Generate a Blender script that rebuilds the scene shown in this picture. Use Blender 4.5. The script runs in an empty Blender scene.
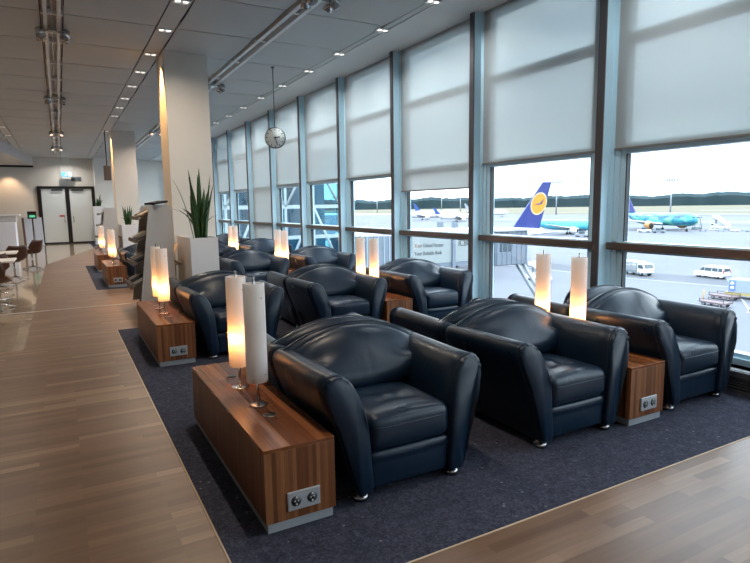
import bpy, bmesh, math, random
from mathutils import Vector, Matrix
random.seed(7)
sc = bpy.context.scene
C = sc.collection
PI = math.pi

# ------------------------------------------------------------------ materials
def mat(name, col=(.5, .5, .5), rough=.5, metal=0., spec=.5, **kw):
    m = bpy.data.materials.new(name); m.use_nodes = True
    b = m.node_tree.nodes['Principled BSDF']
    b.inputs['Base Color'].default_value = (*col, 1)
    b.inputs['Roughness'].default_value = rough
    b.inputs['Metallic'].default_value = metal
    b.inputs['Specular IOR Level'].default_value = spec
    for k, v in kw.items():
        b.inputs[k].default_value = v
    return m

class NT:
    def __init__(s, m): s.t = m.node_tree; s.n = s.t.nodes; s.b = s.n.get('Principled BSDF')
    def new(s, ty, **kw):
        n = s.n.new(ty)
        for k, v in kw.items(): setattr(n, k, v)
        return n
    def link(s, a, b): s.t.links.new(a, b)
    def coord(s, scale=(1, 1, 1), rot=(0, 0, 0), kind='Object'):
        tc = s.new('ShaderNodeTexCoord'); mp = s.new('ShaderNodeMapping')
        mp.inputs['Scale'].default_value = scale; mp.inputs['Rotation'].default_value = rot
        s.link(tc.outputs[kind], mp.inputs[0]); return mp.outputs[0]
    def noise(s, vec, scale=5, detail=3, rough=.5, dist=0.):
        n = s.new('ShaderNodeTexNoise'); n.inputs['Scale'].default_value = scale; n.inputs['Detail'].default_value = detail
        n.inputs['Roughness'].default_value = rough; n.inputs['Distortion'].default_value = dist
        if vec is not None: s.link(vec, n.inputs['Vector'])
        return n
    def ramp(s, fac, stops, interp='LINEAR'):
        r = s.new('ShaderNodeValToRGB'); r.color_ramp.interpolation = interp
        e = r.color_ramp.elements
        while len(e) < len(stops): e.new(.5)
        for i, (p, c) in enumerate(stops):
            e[i].position = p; e[i].color = (*c, 1) if len(c) == 3 else c
        s.link(fac, r.inputs[0]); return r.outputs[0]
    def mix(s, fac, a, b, mode='MIX'):
        n = s.new('ShaderNodeMix', data_type='RGBA', blend_type=mode)
        for v, i in ((fac, 0), (a, 6), (b, 7)):
            if hasattr(v, 'is_linked'): s.link(v, n.inputs[i])
            elif i == 0: n.inputs[0].default_value = v
            else: n.inputs[i].default_value = (*v, 1)
        return n.outputs[2]
    def bump(s, h, strength=.2, dist=.01):
        n = s.new('ShaderNodeBump'); n.inputs['Strength'].default_value = strength; n.inputs['Distance'].default_value = dist
        s.link(h, n.inputs['Height']); s.link(n.outputs[0], s.b.inputs['Normal']); return n

def m_leather():
    m = mat('navy_leather', (.0050, .0160, .0345), .34, 0, .36); t = NT(m)
    v = t.coord()
    big = t.noise(v, 7, 3, .5, .6); fine = t.noise(v, 160, 2)
    mx = t.new('ShaderNodeMath', operation='MULTIPLY_ADD'); mx.inputs[1].default_value = .06
    t.link(fine.outputs[0], mx.inputs[0]); t.link(big.outputs[0], mx.inputs[2])
    t.bump(mx.outputs[0], .09, .03)
    r = t.ramp(t.noise(v, 5, 3).outputs[0], [(.3, (.27, .27, .27)), (.7, (.38, .38, .38))]); t.link(r, t.b.inputs['Roughness'])
    return m

def m_parquet():
    m = mat('oak_parquet', (.3, .2, .13), .34, 0, .38); t = NT(m)
    v = t.coord()
    br = t.new('ShaderNodeTexBrick'); t.link(v, br.inputs['Vector'])
    br.offset = .37; br.offset_frequency = 2; br.squash = 1
    br.inputs['Color1'].default_value = (0, 0, 0, 1); br.inputs['Color2'].default_value = (1, 1, 1, 1); br.inputs['Mortar'].default_value = (.3, .3, .3, 1)
    br.inputs['Scale'].default_value = 1; br.inputs['Mortar Size'].default_value = .0008; br.inputs['Brick Width'].default_value = .62
    br.inputs['Row Height'].default_value = .066; br.inputs['Bias'].default_value = 0
    cell = t.ramp(br.outputs['Color'], [(0., (.120, .063, .034)), (.45, (.150, .083, .047)), (.8, (.175, .100, .058)), (1., (.25, .156, .098))])
    g = t.noise(t.coord((2.2, 38, 1)), 1, 4, .6, .3)
    gr = t.ramp(g.outputs[0], [(.3, (.86, .85, .84)), (.7, (1.1, 1.1, 1.1))])
    big = t.ramp(t.noise(v, .9, 2).outputs[0], [(.3, (.93, .92, .9)), (.7, (1.06, 1.06, 1.06))])
    t.link(t.mix(1., t.mix(1., cell, gr, 'MULTIPLY'), big, 'MULTIPLY'), t.b.inputs['Base Color'])
    return m

def m_carpet():
    m = mat('slate_carpet', (.05, .05, .07), .95, 0, .1); t = NT(m)
    v = t.coord()
    n = t.noise(v, 38, 4, .65, 1.6); big = t.noise(v, 14, 2)
    base = t.ramp(n.outputs[0], [(.3, (.021, .024, .036)), (.5, (.042, .045, .066)), (.72, (.086, .090, .122))])
    base = t.mix(1., base, t.ramp(big.outputs[0], [(.3, (.85, .85, .88)), (.7, (1.12, 1.1, 1.1))]), 'MULTIPLY')
    vo = t.new('ShaderNodeTexVoronoi'); vo.inputs['Scale'].default_value = 8.5; t.link(v, vo.inputs['Vector'])
    dot = t.ramp(vo.outputs['Distance'], [(0., (1, 1, 1)), (.05, (1, 1, 1)), (.08, (0, 0, 0))])
    t.link(t.mix(dot, base, (.17, .165, .18)), t.b.inputs['Base Color'])
    t.bump(t.noise(v, 420, 2).outputs[0], .5, .004)
    return m

def m_tile():
    m = mat('polished_stone_tile', (.42, .35, .28), .09); t = NT(m)
    v = t.coord()
    br = t.new('ShaderNodeTexBrick'); t.link(v, br.inputs['Vector']); br.offset = 0
    br.inputs['Color1'].default_value = (.30, .235, .175, 1); br.inputs['Color2'].default_value = (.36, .29, .22, 1); br.inputs['Mortar'].default_value = (.25, .2, .16, 1)
    br.inputs['Scale'].default_value = 1; br.inputs['Mortar Size'].default_value = .002; br.inputs['Brick Width'].default_value = .6; br.inputs['Row Height'].default_value = .6
    n = t.ramp(t.noise(v, 3, 5, .6, 1).outputs[0], [(.3, (.86, .85, .84)), (.7, (1.08, 1.08, 1.08))])
    t.link(t.mix(1., br.outputs[0], n, 'MULTIPLY'), t.b.inputs['Base Color'])
    return m

def m_glass(name, tint=(.93, .97, .98), refl=.05):
    m = bpy.data.materials.new(name); m.use_nodes = True; t = NT(m); nt = m.node_tree
    nt.nodes.remove(t.b)
    out = [n for n in nt.nodes if n.type == 'OUTPUT_MATERIAL'][0]
    tr = t.new('ShaderNodeBsdfTransparent'); tr.inputs[0].default_value = (*tint, 1)
    gl = t.new('ShaderNodeBsdfGlossy'); gl.inputs['Roughness'].default_value = .01
    fr = t.new('ShaderNodeLayerWeight'); fr.inputs[0].default_value = .5
    pw = t.new('ShaderNodeMath', operation='POWER'); pw.inputs[1].default_value = 5; t.link(fr.outputs['Facing'], pw.inputs[0])
    ma = t.new('ShaderNodeMath', operation='MULTIPLY_ADD'); ma.inputs[1].default_value = .45; ma.inputs[2].default_value = .03; t.link(pw.outputs[0], ma.inputs[0])
    mx = t.new('ShaderNodeMixShader'); t.link(ma.outputs[0], mx.inputs[0]); t.link(tr.outputs[0], mx.inputs[1]); t.link(gl.outputs[0], mx.inputs[2])
    t.link(mx.outputs[0], out.inputs[0]); return m

def m_blind():
    m = bpy.data.materials.new('blind_fabric'); m.use_nodes = True; t = NT(m); nt = m.node_tree
    nt.nodes.remove(t.b); out = [n for n in nt.nodes if n.type == 'OUTPUT_MATERIAL'][0]
    d = t.new('ShaderNodeBsdfDiffuse'); d.inputs[0].default_value = (.68, .70, .68, 1)
    tl = t.new('ShaderNodeBsdfTranslucent'); tl.inputs[0].default_value = (.44, .48, .49, 1)
    tr = t.new('ShaderNodeBsdfTransparent'); tr.inputs[0].default_value = (.90, .95, .97, 1)
    a = t.new('ShaderNodeMixShader'); a.inputs[0].default_value = .33; t.link(d.outputs[0], a.inputs[1]); t.link(tl.outputs[0], a.inputs[2])
    b = t.new('ShaderNodeMixShader'); b.inputs[0].default_value = .23; t.link(a.outputs[0], b.inputs[1]); t.link(tr.outputs[0], b.inputs[2])
    t.link(b.outputs[0], out.inputs[0]); return m

def m_shade():
    m = bpy.data.materials.new('opal_lamp_glass'); m.use_nodes = True; t = NT(m); nt = m.node_tree
    nt.nodes.remove(t.b); out = [n for n in nt.nodes if n.type == 'OUTPUT_MATERIAL'][0]
    d = t.new('ShaderNodeBsdfDiffuse'); d.inputs[0].default_value = (.86, .86, .88, 1)
    tl = t.new('ShaderNodeBsdfTranslucent'); tl.inputs[0].default_value = (.9, .84, .76, 1)
    a = t.new('ShaderNodeMixShader'); a.inputs[0].default_value = .42; t.link(d.outputs[0], a.inputs[1]); t.link(tl.outputs[0], a.inputs[2])
    g = t.new('ShaderNodeBsdfGlossy'); g.inputs['Roughness'].default_value = .35
    b = t.new('ShaderNodeMixShader'); b.inputs[0].default_value = .04; t.link(a.outputs[0], b.inputs[1]); t.link(g.outputs[0], b.inputs[2])
    t.link(b.outputs[0], out.inputs[0]); return m

def m_emit(name, col, s):
    m = mat(name, col, .5); b = m.node_tree.nodes['Principled BSDF']
    b.inputs['Emission Color'].default_value = (*col, 1); b.inputs['Emission Strength'].default_value = s; return m

def m_noisy(name, a, b, scale=3, rough=.8, sc3=(1, 1, 1), detail=4, spec=.3):
    m = mat(name, a, rough, 0, spec); t = NT(m)
    n = t.noise(t.coord(sc3), scale, detail, .6)
    t.link(t.ramp(n.outputs[0], [(.35, a), (.65, b)]), t.b.inputs['Base Color']); return m

M = {}
M['leather'] = m_leather()
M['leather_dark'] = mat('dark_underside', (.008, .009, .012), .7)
M['chrome'] = mat('brushed_steel', (.62, .62, .62), .22, 1)
M['foot_metal'] = mat('foot_metal', (.33, .33, .34), .25, 1)
M['steel_light'] = mat('satin_steel', (.7, .7, .71), .35, .8)
def m_walnut(name, top):
    m = mat(name, (.2, .08, .03), .24 if top else .36); t = NT(m)
    tc = t.new('ShaderNodeTexCoord'); sp = t.new('ShaderNodeSeparateXYZ'); t.link(tc.outputs['Object'], sp.inputs[0]); cb = t.new('ShaderNodeCombineXYZ')
    if top: t.link(sp.outputs[1], cb.inputs[0]); t.link(sp.outputs[0], cb.inputs[1])
    else:
        ad = t.new('ShaderNodeMath', operation='ADD'); t.link(sp.outputs[0], ad.inputs[0]); t.link(sp.outputs[1], ad.inputs[1]); t.link(sp.outputs[2], cb.inputs[0]); t.link(ad.outputs[0], cb.inputs[1])
    br = t.new('ShaderNodeTexBrick'); t.link(cb.outputs[0], br.inputs['Vector']); br.offset = .41; br.offset_frequency = 3
    br.inputs['Color1'].default_value = (0, 0, 0, 1); br.inputs['Color2'].default_value = (1, 1, 1, 1); br.inputs['Mortar'].default_value = (.25, .25, .25, 1)
    br.inputs['Scale'].default_value = 1; br.inputs['Mortar Size'].default_value = .0003; br.inputs['Brick Width'].default_value = .62 if top else 3.; br.inputs['Row Height'].default_value = .046 if top else .021
    c = t.ramp(br.outputs['Color'], [(0., (.105, .034, .012)), (.4, (.165, .057, .020)), (.75, (.215, .080, .029)), (1., (.28, .117, .047))])
    mp = t.new('ShaderNodeMapping'); mp.inputs['Scale'].default_value = (3., 110, 1) if top else (5., 190, 1); t.link(cb.outputs[0], mp.inputs[0])
    g = t.noise(mp.outputs[0], 1, 3, .6, .2)
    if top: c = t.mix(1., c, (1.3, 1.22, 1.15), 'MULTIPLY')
    t.link(t.mix(1., c, t.ramp(g.outputs[0], [(.3, (.72, .70, .68)), (.7, (1.14, 1.13, 1.12))]), 'MULTIPLY'), t.b.inputs['Base Color'])
    return m
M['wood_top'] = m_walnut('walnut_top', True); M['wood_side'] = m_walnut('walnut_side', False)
M['plinth'] = mat('grey_plinth', (.50, .55, .58), .35, .5)
M['socket'] = mat('socket_grey', (.42, .44, .47), .35, .3)
M['socket_dark'] = mat('socket_recess', (.05, .055, .065), .4)
M['pin'] = mat('socket_pin', (.6, .58, .5), .3, .8)
M['grommet'] = mat('grommet_dark', (.06, .052, .045), .35, .4)
M['shade'] = m_shade()
M['parquet'] = m_parquet(); M['carpet'] = m_carpet(); M['tile'] = m_tile()
M['cream'] = m_noisy('cream_plaster', (.74, .71, .655), (.76, .73, .675), 2, .7)
M['soffit'] = m_noisy('soffit_plaster', (.80, .79, .77), (.82, .81, .79), 2, .75)
M['col'] = m_noisy('column_plaster', (.74, .715, .665), (.76, .735, .685), 1.5, .7)
M['ceil'] = m_noisy('ceiling_metal_panel', (.53, .54, .53), (.56, .57, .56), .8, .42)
M['ceil_dark'] = mat('ceiling_void', (.03, .03, .03), .9)
M['channel'] = mat('ceiling_channel', (.56, .56, .545), .45)
M['track'] = mat('white_track', (.88, .88, .87), .35)
M['frame'] = mat('blue_grey_aluminium', (.62, .86, .97), .3, 0.)
M['frame_backlit'] = mat('mullion_backlit_front', (.10, .092, .10), .4, .3)  # backlit shade of the room-side mullion face, put into a dark colour
M['transom'] = mat('backlit_bronze_transom', (.13, .10, .088), .32, .4)  # bronze, made darker to hold the backlit shade of its front
M['gasket'] = mat('gasket', (.03, .035, .04), .6)
M['glass'] = m_glass('window_glass')
M['blind'] = m_blind()
M['bar'] = mat('blind_bar', (.22, .21, .20), .45)
M['grille'] = mat('grille_grey', (.12, .12, .125), .45, .3)
M['white'] = mat('white_lacquer', (.80, .80, .81), .3)
M['white_grey'] = mat('pale_grey_panel', (.56, .56, .57), .4)
M['white_blue'] = mat('white_counter', (.74, .78, .88), .4)
M['black'] = mat('black_frame', (.012, .011, .012), .35)
M['frost'] = mat('frosted_door_pane', (.86, .92, .93), .25)
M['leaf'] = m_noisy('leaf_green', (.018, .055, .018), (.045, .10, .03), 14, .45)
M['soil'] = mat('soil', (.03, .022, .016), .9)
M['brown_shell'] = mat('brown_shell', (.055, .024, .014), .32)
M['beige_pad'] = mat('pale_shell_back', (.62, .57, .5), .5)
M['marker'] = mat('dark_red_edge', (.16, .085, .07), .5)
M['clock_face'] = mat('clock_face', (.72, .76, .74), .4)
M['clock_rim'] = mat('clock_rim', (.17, .19, .18), .35, .6)
M['exit_blue'] = m_emit('exit_sign_blue', (.10, .45, .75), .35)
M['exit_white'] = m_emit('exit_sign_white', (.8, .9, 1.), .6)
M['lamp_white'] = m_emit('downlight_disc', (1., .93, .85), 1.5)
M['reflector'] = mat('reflector', (.75, .75, .74), .3, .6)
M['lamp_warm'] = m_emit('spot_disc_warm', (1., .72, .55), .9)
M['lens_off'] = mat('spot_lens', (.3, .3, .3), .15)
M['bulb'] = m_emit('bulb_glow', (1., .7, .4), 4.)
M['screen_green'] = m_emit('screen_green', (.1, .55, .3), .6)
# outdoors
M['apron'] = m_noisy('apron_concrete', (.092, .096, .118), (.108, .112, .134), .05, .8, (1, 1, 1), 5)
M['road'] = m_noisy('apron_asphalt', (.072, .075, .09), (.085, .088, .103), .1, .85)
M['paint'] = mat('white_paint', (.24, .24, .25), .6)
M['field'] = m_noisy('dry_grass', (.11, .094, .062), (.136, .118, .081), .006, 1., (1, 1, 1), 6)
M['runway'] = mat('runway_grey', (.16, .17, .20), .8)
M['forest'] = m_noisy('forest_foliage', (.012, .028, .034), (.023, .040, .046), .02, 1., (1, 1, 1), 6)
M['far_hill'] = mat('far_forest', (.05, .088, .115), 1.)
M['plane_white'] = mat('aircraft_white', (.6, .6, .61), .3)
M['plane_grey'] = mat('aircraft_grey', (.22, .23, .25), .4)
M['navy_tail'] = mat('tail_navy', (.008, .02, .14), .35)
M['orange'] = mat('tail_orange', (.5, .20, .012), .4)
M['tail_rim'] = mat('tail_ring', (.4, .32, .22), .4)
M['red_orange'] = mat('tail_red', (.45, .11, .035), .4)
M['engine_orange'] = mat('engine_orange', (.40, .19, .055), .4)
M['blue_tail'] = mat('tail_blue', (.015, .05, .2), .4)
M['cyan'] = mat('livery_cyan', (.06, .32, .42), .4)
M['tyre'] = mat('tyre', (.02, .02, .022), .8)
M['van_glass'] = mat('vehicle_glass', (.05, .07, .085), .1)
M['red_lamp'] = mat('tail_lamp', (.35, .03, .04), .3)
M['galv'] = mat('galvanised', (.26, .28, .31), .5, .3)
M['dolly'] = mat('dolly_rust', (.13, .09, .095), .7)
M['container'] = mat('container_grey', (.24, .28, .32), .45)
M['container_blue'] = mat('logo_blue', (.10, .17, .5), .5)
M['yellow'] = mat('safety_yellow', (.35, .28, .1), .6)
M['bridge'] = m_noisy('bridge_cladding', (.135, .16, .20), (.15, .178, .218), .6, .5)
M['bridge_white'] = mat('advert_white', (.23, .255, .255), .45)
M['bridge_dark'] = mat('bridge_dark', (.14, .17, .2), .6)
M['text_dark'] = mat('lettering_dark', (.02, .025, .03), .6)
M['text_grey'] = mat('lettering_grey', (.07, .08, .085), .6)
M['text_red'] = mat('lettering_red', (.62, .08, .06), .6)
M['link_glass'] = m_glass('link_glass', (.35, .62, .72))
M['truss'] = mat('truss_white', (.26, .33, .35), .5)
M['link_wall'] = mat('link_back_wall', (.11, .22, .26), .4)
M['mag1'] = mat('magazine_brown', (.15, .115, .095), .6); M['mag2'] = mat('magazine_cover_pale', (.30, .28, .26), .6)
M['mag3'] = mat('magazine_cover_blue', (.03, .035, .045), .8, 0, .1); M['mag4'] = mat('leaflet_tan', (.55, .42, .29), .6)
M['rack'] = mat('rack_grey_board', (.50, .50, .50), .55); M['rack_shelf'] = mat('rack_shelf', (.12, .085, .065), .5)

def m_aurora():
    m = mat('aurora_livery', (.05, .3, .5), .35); t = NT(m)
    v = t.coord((.16, .5, .35))
    n = t.noise(v, 1, 4, .6, 1.0)
    t.link(t.ramp(n.outputs[0], [(.32, (.006, .02, .11)), (.44, (.01, .11, .24)), (.53, (.03, .28, .28)), (.63, (.17, .42, .30)), (.75, (.03, .19, .33))]), t.b.inputs['Base Color'])
    return m
M['aurora'] = m_aurora()

# ------------------------------------------------------------------ mesh helpers
class MB:
    def __init__(s): s.v = []; s.f = []; s.mi = []; s.sm = []
    def add(s, vs, fs, mi=0, smooth=False):
        o = len(s.v); s.v += [tuple(v) for v in vs]
        for f in fs: s.f.append(tuple(i + o for i in f)); s.mi.append(mi); s.sm.append(smooth)
        return s
    def box(s, x0, x1, y0, y1, z0, z1, mi=0, bev=0., mtx=None):
        if bev > 0:
            bm = bmesh.new(); bmesh.ops.create_cube(bm, size=1)
            for v in bm.verts: v.co = Vector(((x0 + x1) / 2 + v.co.x * (x1 - x0), (y0 + y1) / 2 + v.co.y * (y1 - y0), (z0 + z1) / 2 + v.co.z * (z1 - z0)))
            bmesh.ops.bevel(bm, geom=list(bm.edges), offset=bev, segments=2, profile=.5, affect='EDGES')
            bm.verts.index_update(); vs = [v.co.copy() for v in bm.verts]; fs = [[v.index for v in f.verts] for f in bm.faces]; bm.free()
        else:
            vs = [Vector(p) for p in ((x0, y0, z0), (x1, y0, z0), (x1, y1, z0), (x0, y1, z0), (x0, y0, z1), (x1, y0, z1), (x1, y1, z1), (x0, y1, z1))]
            fs = [(0, 3, 2, 1), (4, 5, 6, 7), (0, 1, 5, 4), (1, 2, 6, 5), (2, 3, 7, 6), (3, 0, 4, 7)]
        if mtx is not None: vs = [mtx @ v for v in vs]
        return s.add(vs, fs, mi)
    def loft(s, rings, mi=0, caps=True, smooth=True, closed=True):
        n = len(rings[0]); vs = [p for r in rings for p in r]; fs = []
        for i in range(len(rings) - 1):
            for j in range(n if closed else n - 1):
                k = (j + 1) % n
                fs.append((i * n + j, i * n + k, (i + 1) * n + k, (i + 1) * n + j))
        if caps and closed:
            fs.append(tuple(range(n))[::-1]); fs.append(tuple((len(rings) - 1) * n + j for j in range(n)))
        return s.add(vs, fs, mi, smooth)
    def cyl(s, p0, p1, r0, r1=None, n=16, mi=0, caps=True):
        r1 = r0 if r1 is None else r1; p0 = Vector(p0); p1 = Vector(p1); d = (p1 - p0).normalized()
        a = d.orthogonal().normalized(); b = d.cross(a)
        ring = lambda p, r: [p + (a * math.cos(t * 2 * PI / n) + b * math.sin(t * 2 * PI / n)) * r for t in range(n)]
        return s.loft([ring(p0, r0), ring(p1, r1)], mi, caps)
    def tube(s, pts, r, n=8, mi=0):
        pts = [Vector(p) for p in pts]; rings = []
        a = None
        for i, p in enumerate(pts):
            d = (pts[min(i + 1, len(pts) - 1)] - pts[max(i - 1, 0)]).normalized()
            a = d.orthogonal().normalized() if a is None else (a - d * a.dot(d)).normalized()
            b = d.cross(a)
            rings.append([p + (a * math.cos(t * 2 * PI / n) + b * math.sin(t * 2 * PI / n)) * r for t in range(n)])
        return s.loft(rings, mi)
    def lathe(s, prof, c=(0, 0, 0), n=24, mi=0, caps=True):
        return s.loft([[(c[0] + r * math.cos(t * 2 * PI / n), c[1] + r * math.sin(t * 2 * PI / n), c[2] + z) for t in range(n)] for r, z in prof], mi, caps)
    def prism(s, poly, axis, a0, a1, mi=0, smooth=False):
        def P(u, v, w): return {0: (w, u, v), 1: (u, w, v), 2: (u, v, w)}[axis]
        return s.loft([[P(u, v, a0) for u, v in poly], [P(u, v, a1) for u, v in poly]], mi, True, smooth)
    def rbox(s, c, h, r, n=8, mi=0, fn=None):
        idx = {}; vs = []; fs = []
        def V(i, j, k):
            key = (i, j, k)
            if key not in idx:
                p = [2 * q / n - 1 for q in key]; q = []
                # push grid lines toward the edges so the rounding has vertices
                p = [math.copysign(abs(t) ** .6, t) if t else 0. for t in p]
                P = [p[a] * h[a] for a in range(3)]
                Q = [max(-(h[a] - r), min(h[a] - r, P[a])) for a in range(3)]
                D = Vector([P[a] - Q[a] for a in range(3)])
                if D.length > 1e-9: D = D.normalized() * r
                R = Vector(Q) + D
                if fn: R = Vector(fn(R))
                idx[key] = len(vs); vs.append((R.x + c[0], R.y + c[1], R.z + c[2]))
            return idx[key]
        for a in range(n):
            for b in range(n):
                for w in (0, n):
                    for ax in range(3):
                        def K(u, v): 
                            t = [0, 0, 0]; t[ax] = w; t[(ax + 1) % 3] = u; t[(ax + 2) % 3] = v; return V(*t)
                        q = [K(a, b), K(a + 1, b), K(a + 1, b + 1), K(a, b + 1)]
                        fs.append(q if w else q[::-1])
        return s.add(vs, fs, mi, True)
    def build(s, name, ms, parent=None, loc=None, rot=None):
        me = bpy.data.meshes.new(name); me.from_pydata(s.v, [], s.f)
        for m in (ms if isinstance(ms, (list, tuple)) else [ms]): me.materials.append(M[m])
        me.polygons.foreach_set('material_index', s.mi); me.polygons.foreach_set('use_smooth', s.sm)
        me.update()
        bm = bmesh.new(); bm.from_mesh(me); bmesh.ops.recalc_face_normals(bm, faces=list(bm.faces)); bm.to_mesh(me); bm.free()
        o = bpy.data.objects.new(name, me); C.objects.link(o)
        if parent: o.parent = parent
        if loc: o.location = loc
        if rot: o.rotation_euler = rot
        return o

def tag(o, label, cat, group=None, kind=None):
    o['label'] = label; o['category'] = cat
    if group: o['group'] = group
    if kind: o['kind'] = kind
    return o
def empty(name, loc=(0, 0, 0), rz=0., label=None, cat=None, group=None):
    o = bpy.data.objects.new(name, None); C.objects.link(o); o.location = loc; o.rotation_euler = (0, 0, rz); o.empty_display_size = .1
    if label: tag(o, label, cat, group)
    return o
def struct(o, label=None):
    o['kind'] = 'structure'
    if label: o['label'] = label
    return o
KIDS = {}
def kids(o): return [c for c in C.objects if c.parent == o]
def copy_tree(o, parent=None):
    c = o.copy(); C.objects.link(c)
    if parent: c.parent = parent
    for ch in kids(o): copy_tree(ch, c)
    return c
def place(proto, used, loc, rz, label, group=None):
    o = proto if not used else copy_tree(proto)
    o.location = loc; o.rotation_euler = (0, 0, rz); o['label'] = label
    if group: o['group'] = group
    return o
def catmull(pts, n, closed=False):
    P = [Vector(p) for p in pts]; out = []; N = len(P)
    segs = N if closed else N - 1
    for i in range(segs):
        g = (lambda k: P[k % N]) if closed else (lambda k: P[max(0, min(N - 1, k))])
        a, b, c, d = g(i - 1), g(i), g(i + 1), g(i + 2)
        for j in range(n):
            t = j / n
            out.append(.5 * ((2 * b) + (c - a) * t + (2 * a - 5 * b + 4 * c - d) * t * t + (3 * b - a - 3 * c + d) * t ** 3))
    if not closed: out.append(P[-1])
    return out

# ------------------------------------------------------------------ room shell
H = 4.03; XG = 5.03; YB = 31.2
XL, YN = -7., -6.
struct(MB().box(XL, 5.3, YN, YB + .2, -.3, -.012).build('floor', 'ceil_dark'))
struct(MB().prism([(XL, 7.52), (-.475, 7.52), (-.475, 19.2), (1.16, 26.5), (1.16, YB), (XL, YB)], 2, -.012, 0.).build('floor_tile', 'tile'), 'polished beige stone tile floor along the left side')
struct(MB().prism([(XL, 7.52), (XL, YN), (5.0, YN), (5.0, 1.99), (.555, 1.99), (.555, 8.1), (1.45, 8.1), (1.45, 12.45), (.535, 12.45), (.535, 18.1), (1.45, 18.1), (1.45, 26.5), (1.16, 26.5), (-.475, 19.2), (-.475, 7.52)], 2, -.012, .0).build('floor_wood', 'parquet'), 'light oak strip parquet floor')
struct(MB().prism([(5.0, 1.99), (5.0, YB), (1.16, YB), (1.16, 26.5), (1.45, 26.5), (1.45, 18.1), (.535, 18.1), (.535, 12.45), (1.45, 12.45), (1.45, 8.1), (.555, 8.1), (.555, 1.99)], 2, -.012, .002).build('floor_carpet', 'carpet'), 'dark slate blue carpet inlaid under the seating')
struct(MB().box(-6.9, .95, 10.29, 10.33, 0, .006).build('trim_1', 'steel_light'), 'thin metal joint strip across the floor')
struct(MB().box(.549, .556, 1.983, 8.1, 0, .004).box(.549, 4.78, 1.983, 1.99, 0, .004).build('trim_2', 'mag4'))

# ceiling: bowed metal panels between channels that run along the room
def ceiling():
    b = MB(); P = 1.372; Y0 = 8.50 - P * 11
    xs = [(XL, -1.40), (-1.16, -.02), (.23, 1.345), (1.60, 2.70), (2.96, 4.12)]
    for (x0, x1) in xs:
        for k in range(29):
            y0 = Y0 + k * P + .014; y1 = y0 + P - .028
            if y0 < YN - .8: continue
            y1 = min(y1, YB)
            if y1 - y0 < .1: continue
            n = 6; vs = []; 
            for x in (x0 + .008, x1 - .008):
                for i in range(n + 1):
                    t = i / n; vs.append((x, y0 + (y1 - y0) * t, H + .012 - .012 * (1 - abs(2 * t - 1) ** 2.5)))
            b.add(vs, [(i, i + 1, n + 2 + i, n + 1 + i) for i in range(n)], 0, True)
            # turned-up edges
            b.box(x0 + .008, x1 - .008, y0, y0 + .006, H + .012, H + .10); b.box(x0 + .008, x1 - .008, y1 - .006, y1, H + .012, H + .10)
    return b.build('ceiling', 'ceil')
struct(ceiling(), 'grey metal panel ceiling')
struct(MB().box(XL, 5.3, YN, YB, H + .13, H + .18).build('ceiling_void', 'ceil_dark'))
ch = MB()
for x0, x1 in ((-1.40, -1.16), (1.345, 1.60), (4.12, 4.24)): ch.box(x0 + .01, x1 - .01, YN, YB, H + .005, H + .03)
struct(ch.build('ceiling_channel', 'channel'), 'flat grey channel strips in the ceiling')
ch = MB()
for x0, x1 in ((-.02, .23), (2.70, 2.96)): ch.box(x0, x1, YN, YB, H + .05, H + .08)
struct(ch.build('ceiling_recess', 'channel'))
struct(MB().box(4.24, 5.3, YN, YB, H, H + .1).build('ceiling_soffit', 'soffit'), 'pale plaster soffit above the windows')

struct(MB().box(XL, 5.4, YB, YB + .2, 0, H + .2).build('wall_back', 'cream'), 'cream end wall around the double door')
struct(MB().box(XL, 5.4, YN - .2, YN, 0, H + .2).build('wall_front', 'cream'))
struct(MB().box(XL - .2, XL, YN - .2, YB + .2, 0, H + .2).build('wall_left', 'cream'))
# columns
for i, (x0, x1, y0) in enumerate(((1.61, 2.29, 9.72), (1.60, 2.28, 19.85), (1.58, 2.26, 30.1))):
    struct(MB().box(x0, x1, y0, y0 + .70, 0, H + .06, bev=.006).build('wall_column_%d' % (i + 1), 'col'), ['large cream column nearest the camera', 'second cream column from the camera', 'farthest cream column beside the double door'][i])
# lowered ceiling at far left
struct(MB().prism([(-.90, YB), (-.905, 31.0), (-1.62, 24.0), (-2.6, 14.6), (XL, 14.6), (XL, YB)], 2, 3.66, H + .05).build('wall_bulkhead', 'white_grey'), 'pale lowered ceiling bulkhead at far left')
struct(MB().prism([(-.90, YB - .01), (-.90, 31.05), (XL, 31.05), (XL, YB - .01)], 2, 3.58, 3.66).build('trim_3', 'black'))

# double door
d = empty('door_1', (0, 0, 0)); d['kind'] = 'structure'; d['label'] = 'white double door in a black frame at the end of the room'
y = YB
MB().box(-.84, -.68, y - .10, y + .02, 0, 2.72).box(1.44, 1.58, y - .10, y + .02, 0, 2.72).box(-.68, 1.44, y - .10, y + .02, 2.60, 2.72).box(.31, .49, y - .08, y + .01, 0, 2.60).box(-.68, .31, y - .08, y + .01, 0, .07).box(.49, 1.44, y - .08, y + .01, 0, .07).build('door_frame', 'black', d)
for x0, x1, s in ((-.68, .31, 1), (.49, 1.44, -1)):
    p = MB().box(x0, x1, y - .05, y - .02, .07, 2.60).build('door_leaf', 'frost', d)
    hx = x1 - .10 if s > 0 else x0 + .10
    MB().cyl((hx, y - .12, 1.0), (hx, y - .12, 1.30), .014, n=8).cyl((hx, y - .12, 1.02), (hx, y - .05, 1.02), .01, n=6).cyl((hx, y - .12, 1.28), (hx, y - .05, 1.28), .01, n=6).build('door_handle', 'chrome', p)
MB().box(-.25, .21, y - .125, y - .10, 2.50, 2.58).box(.58, 1.10, y - .125, y - .10, 2.50, 2.58).build('door_closer', 'gasket', d)
MB().box(.0, .22, y - .056, y - .05, 1.28, 1.36).build('door_notice', 'text_red', d)

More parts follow.
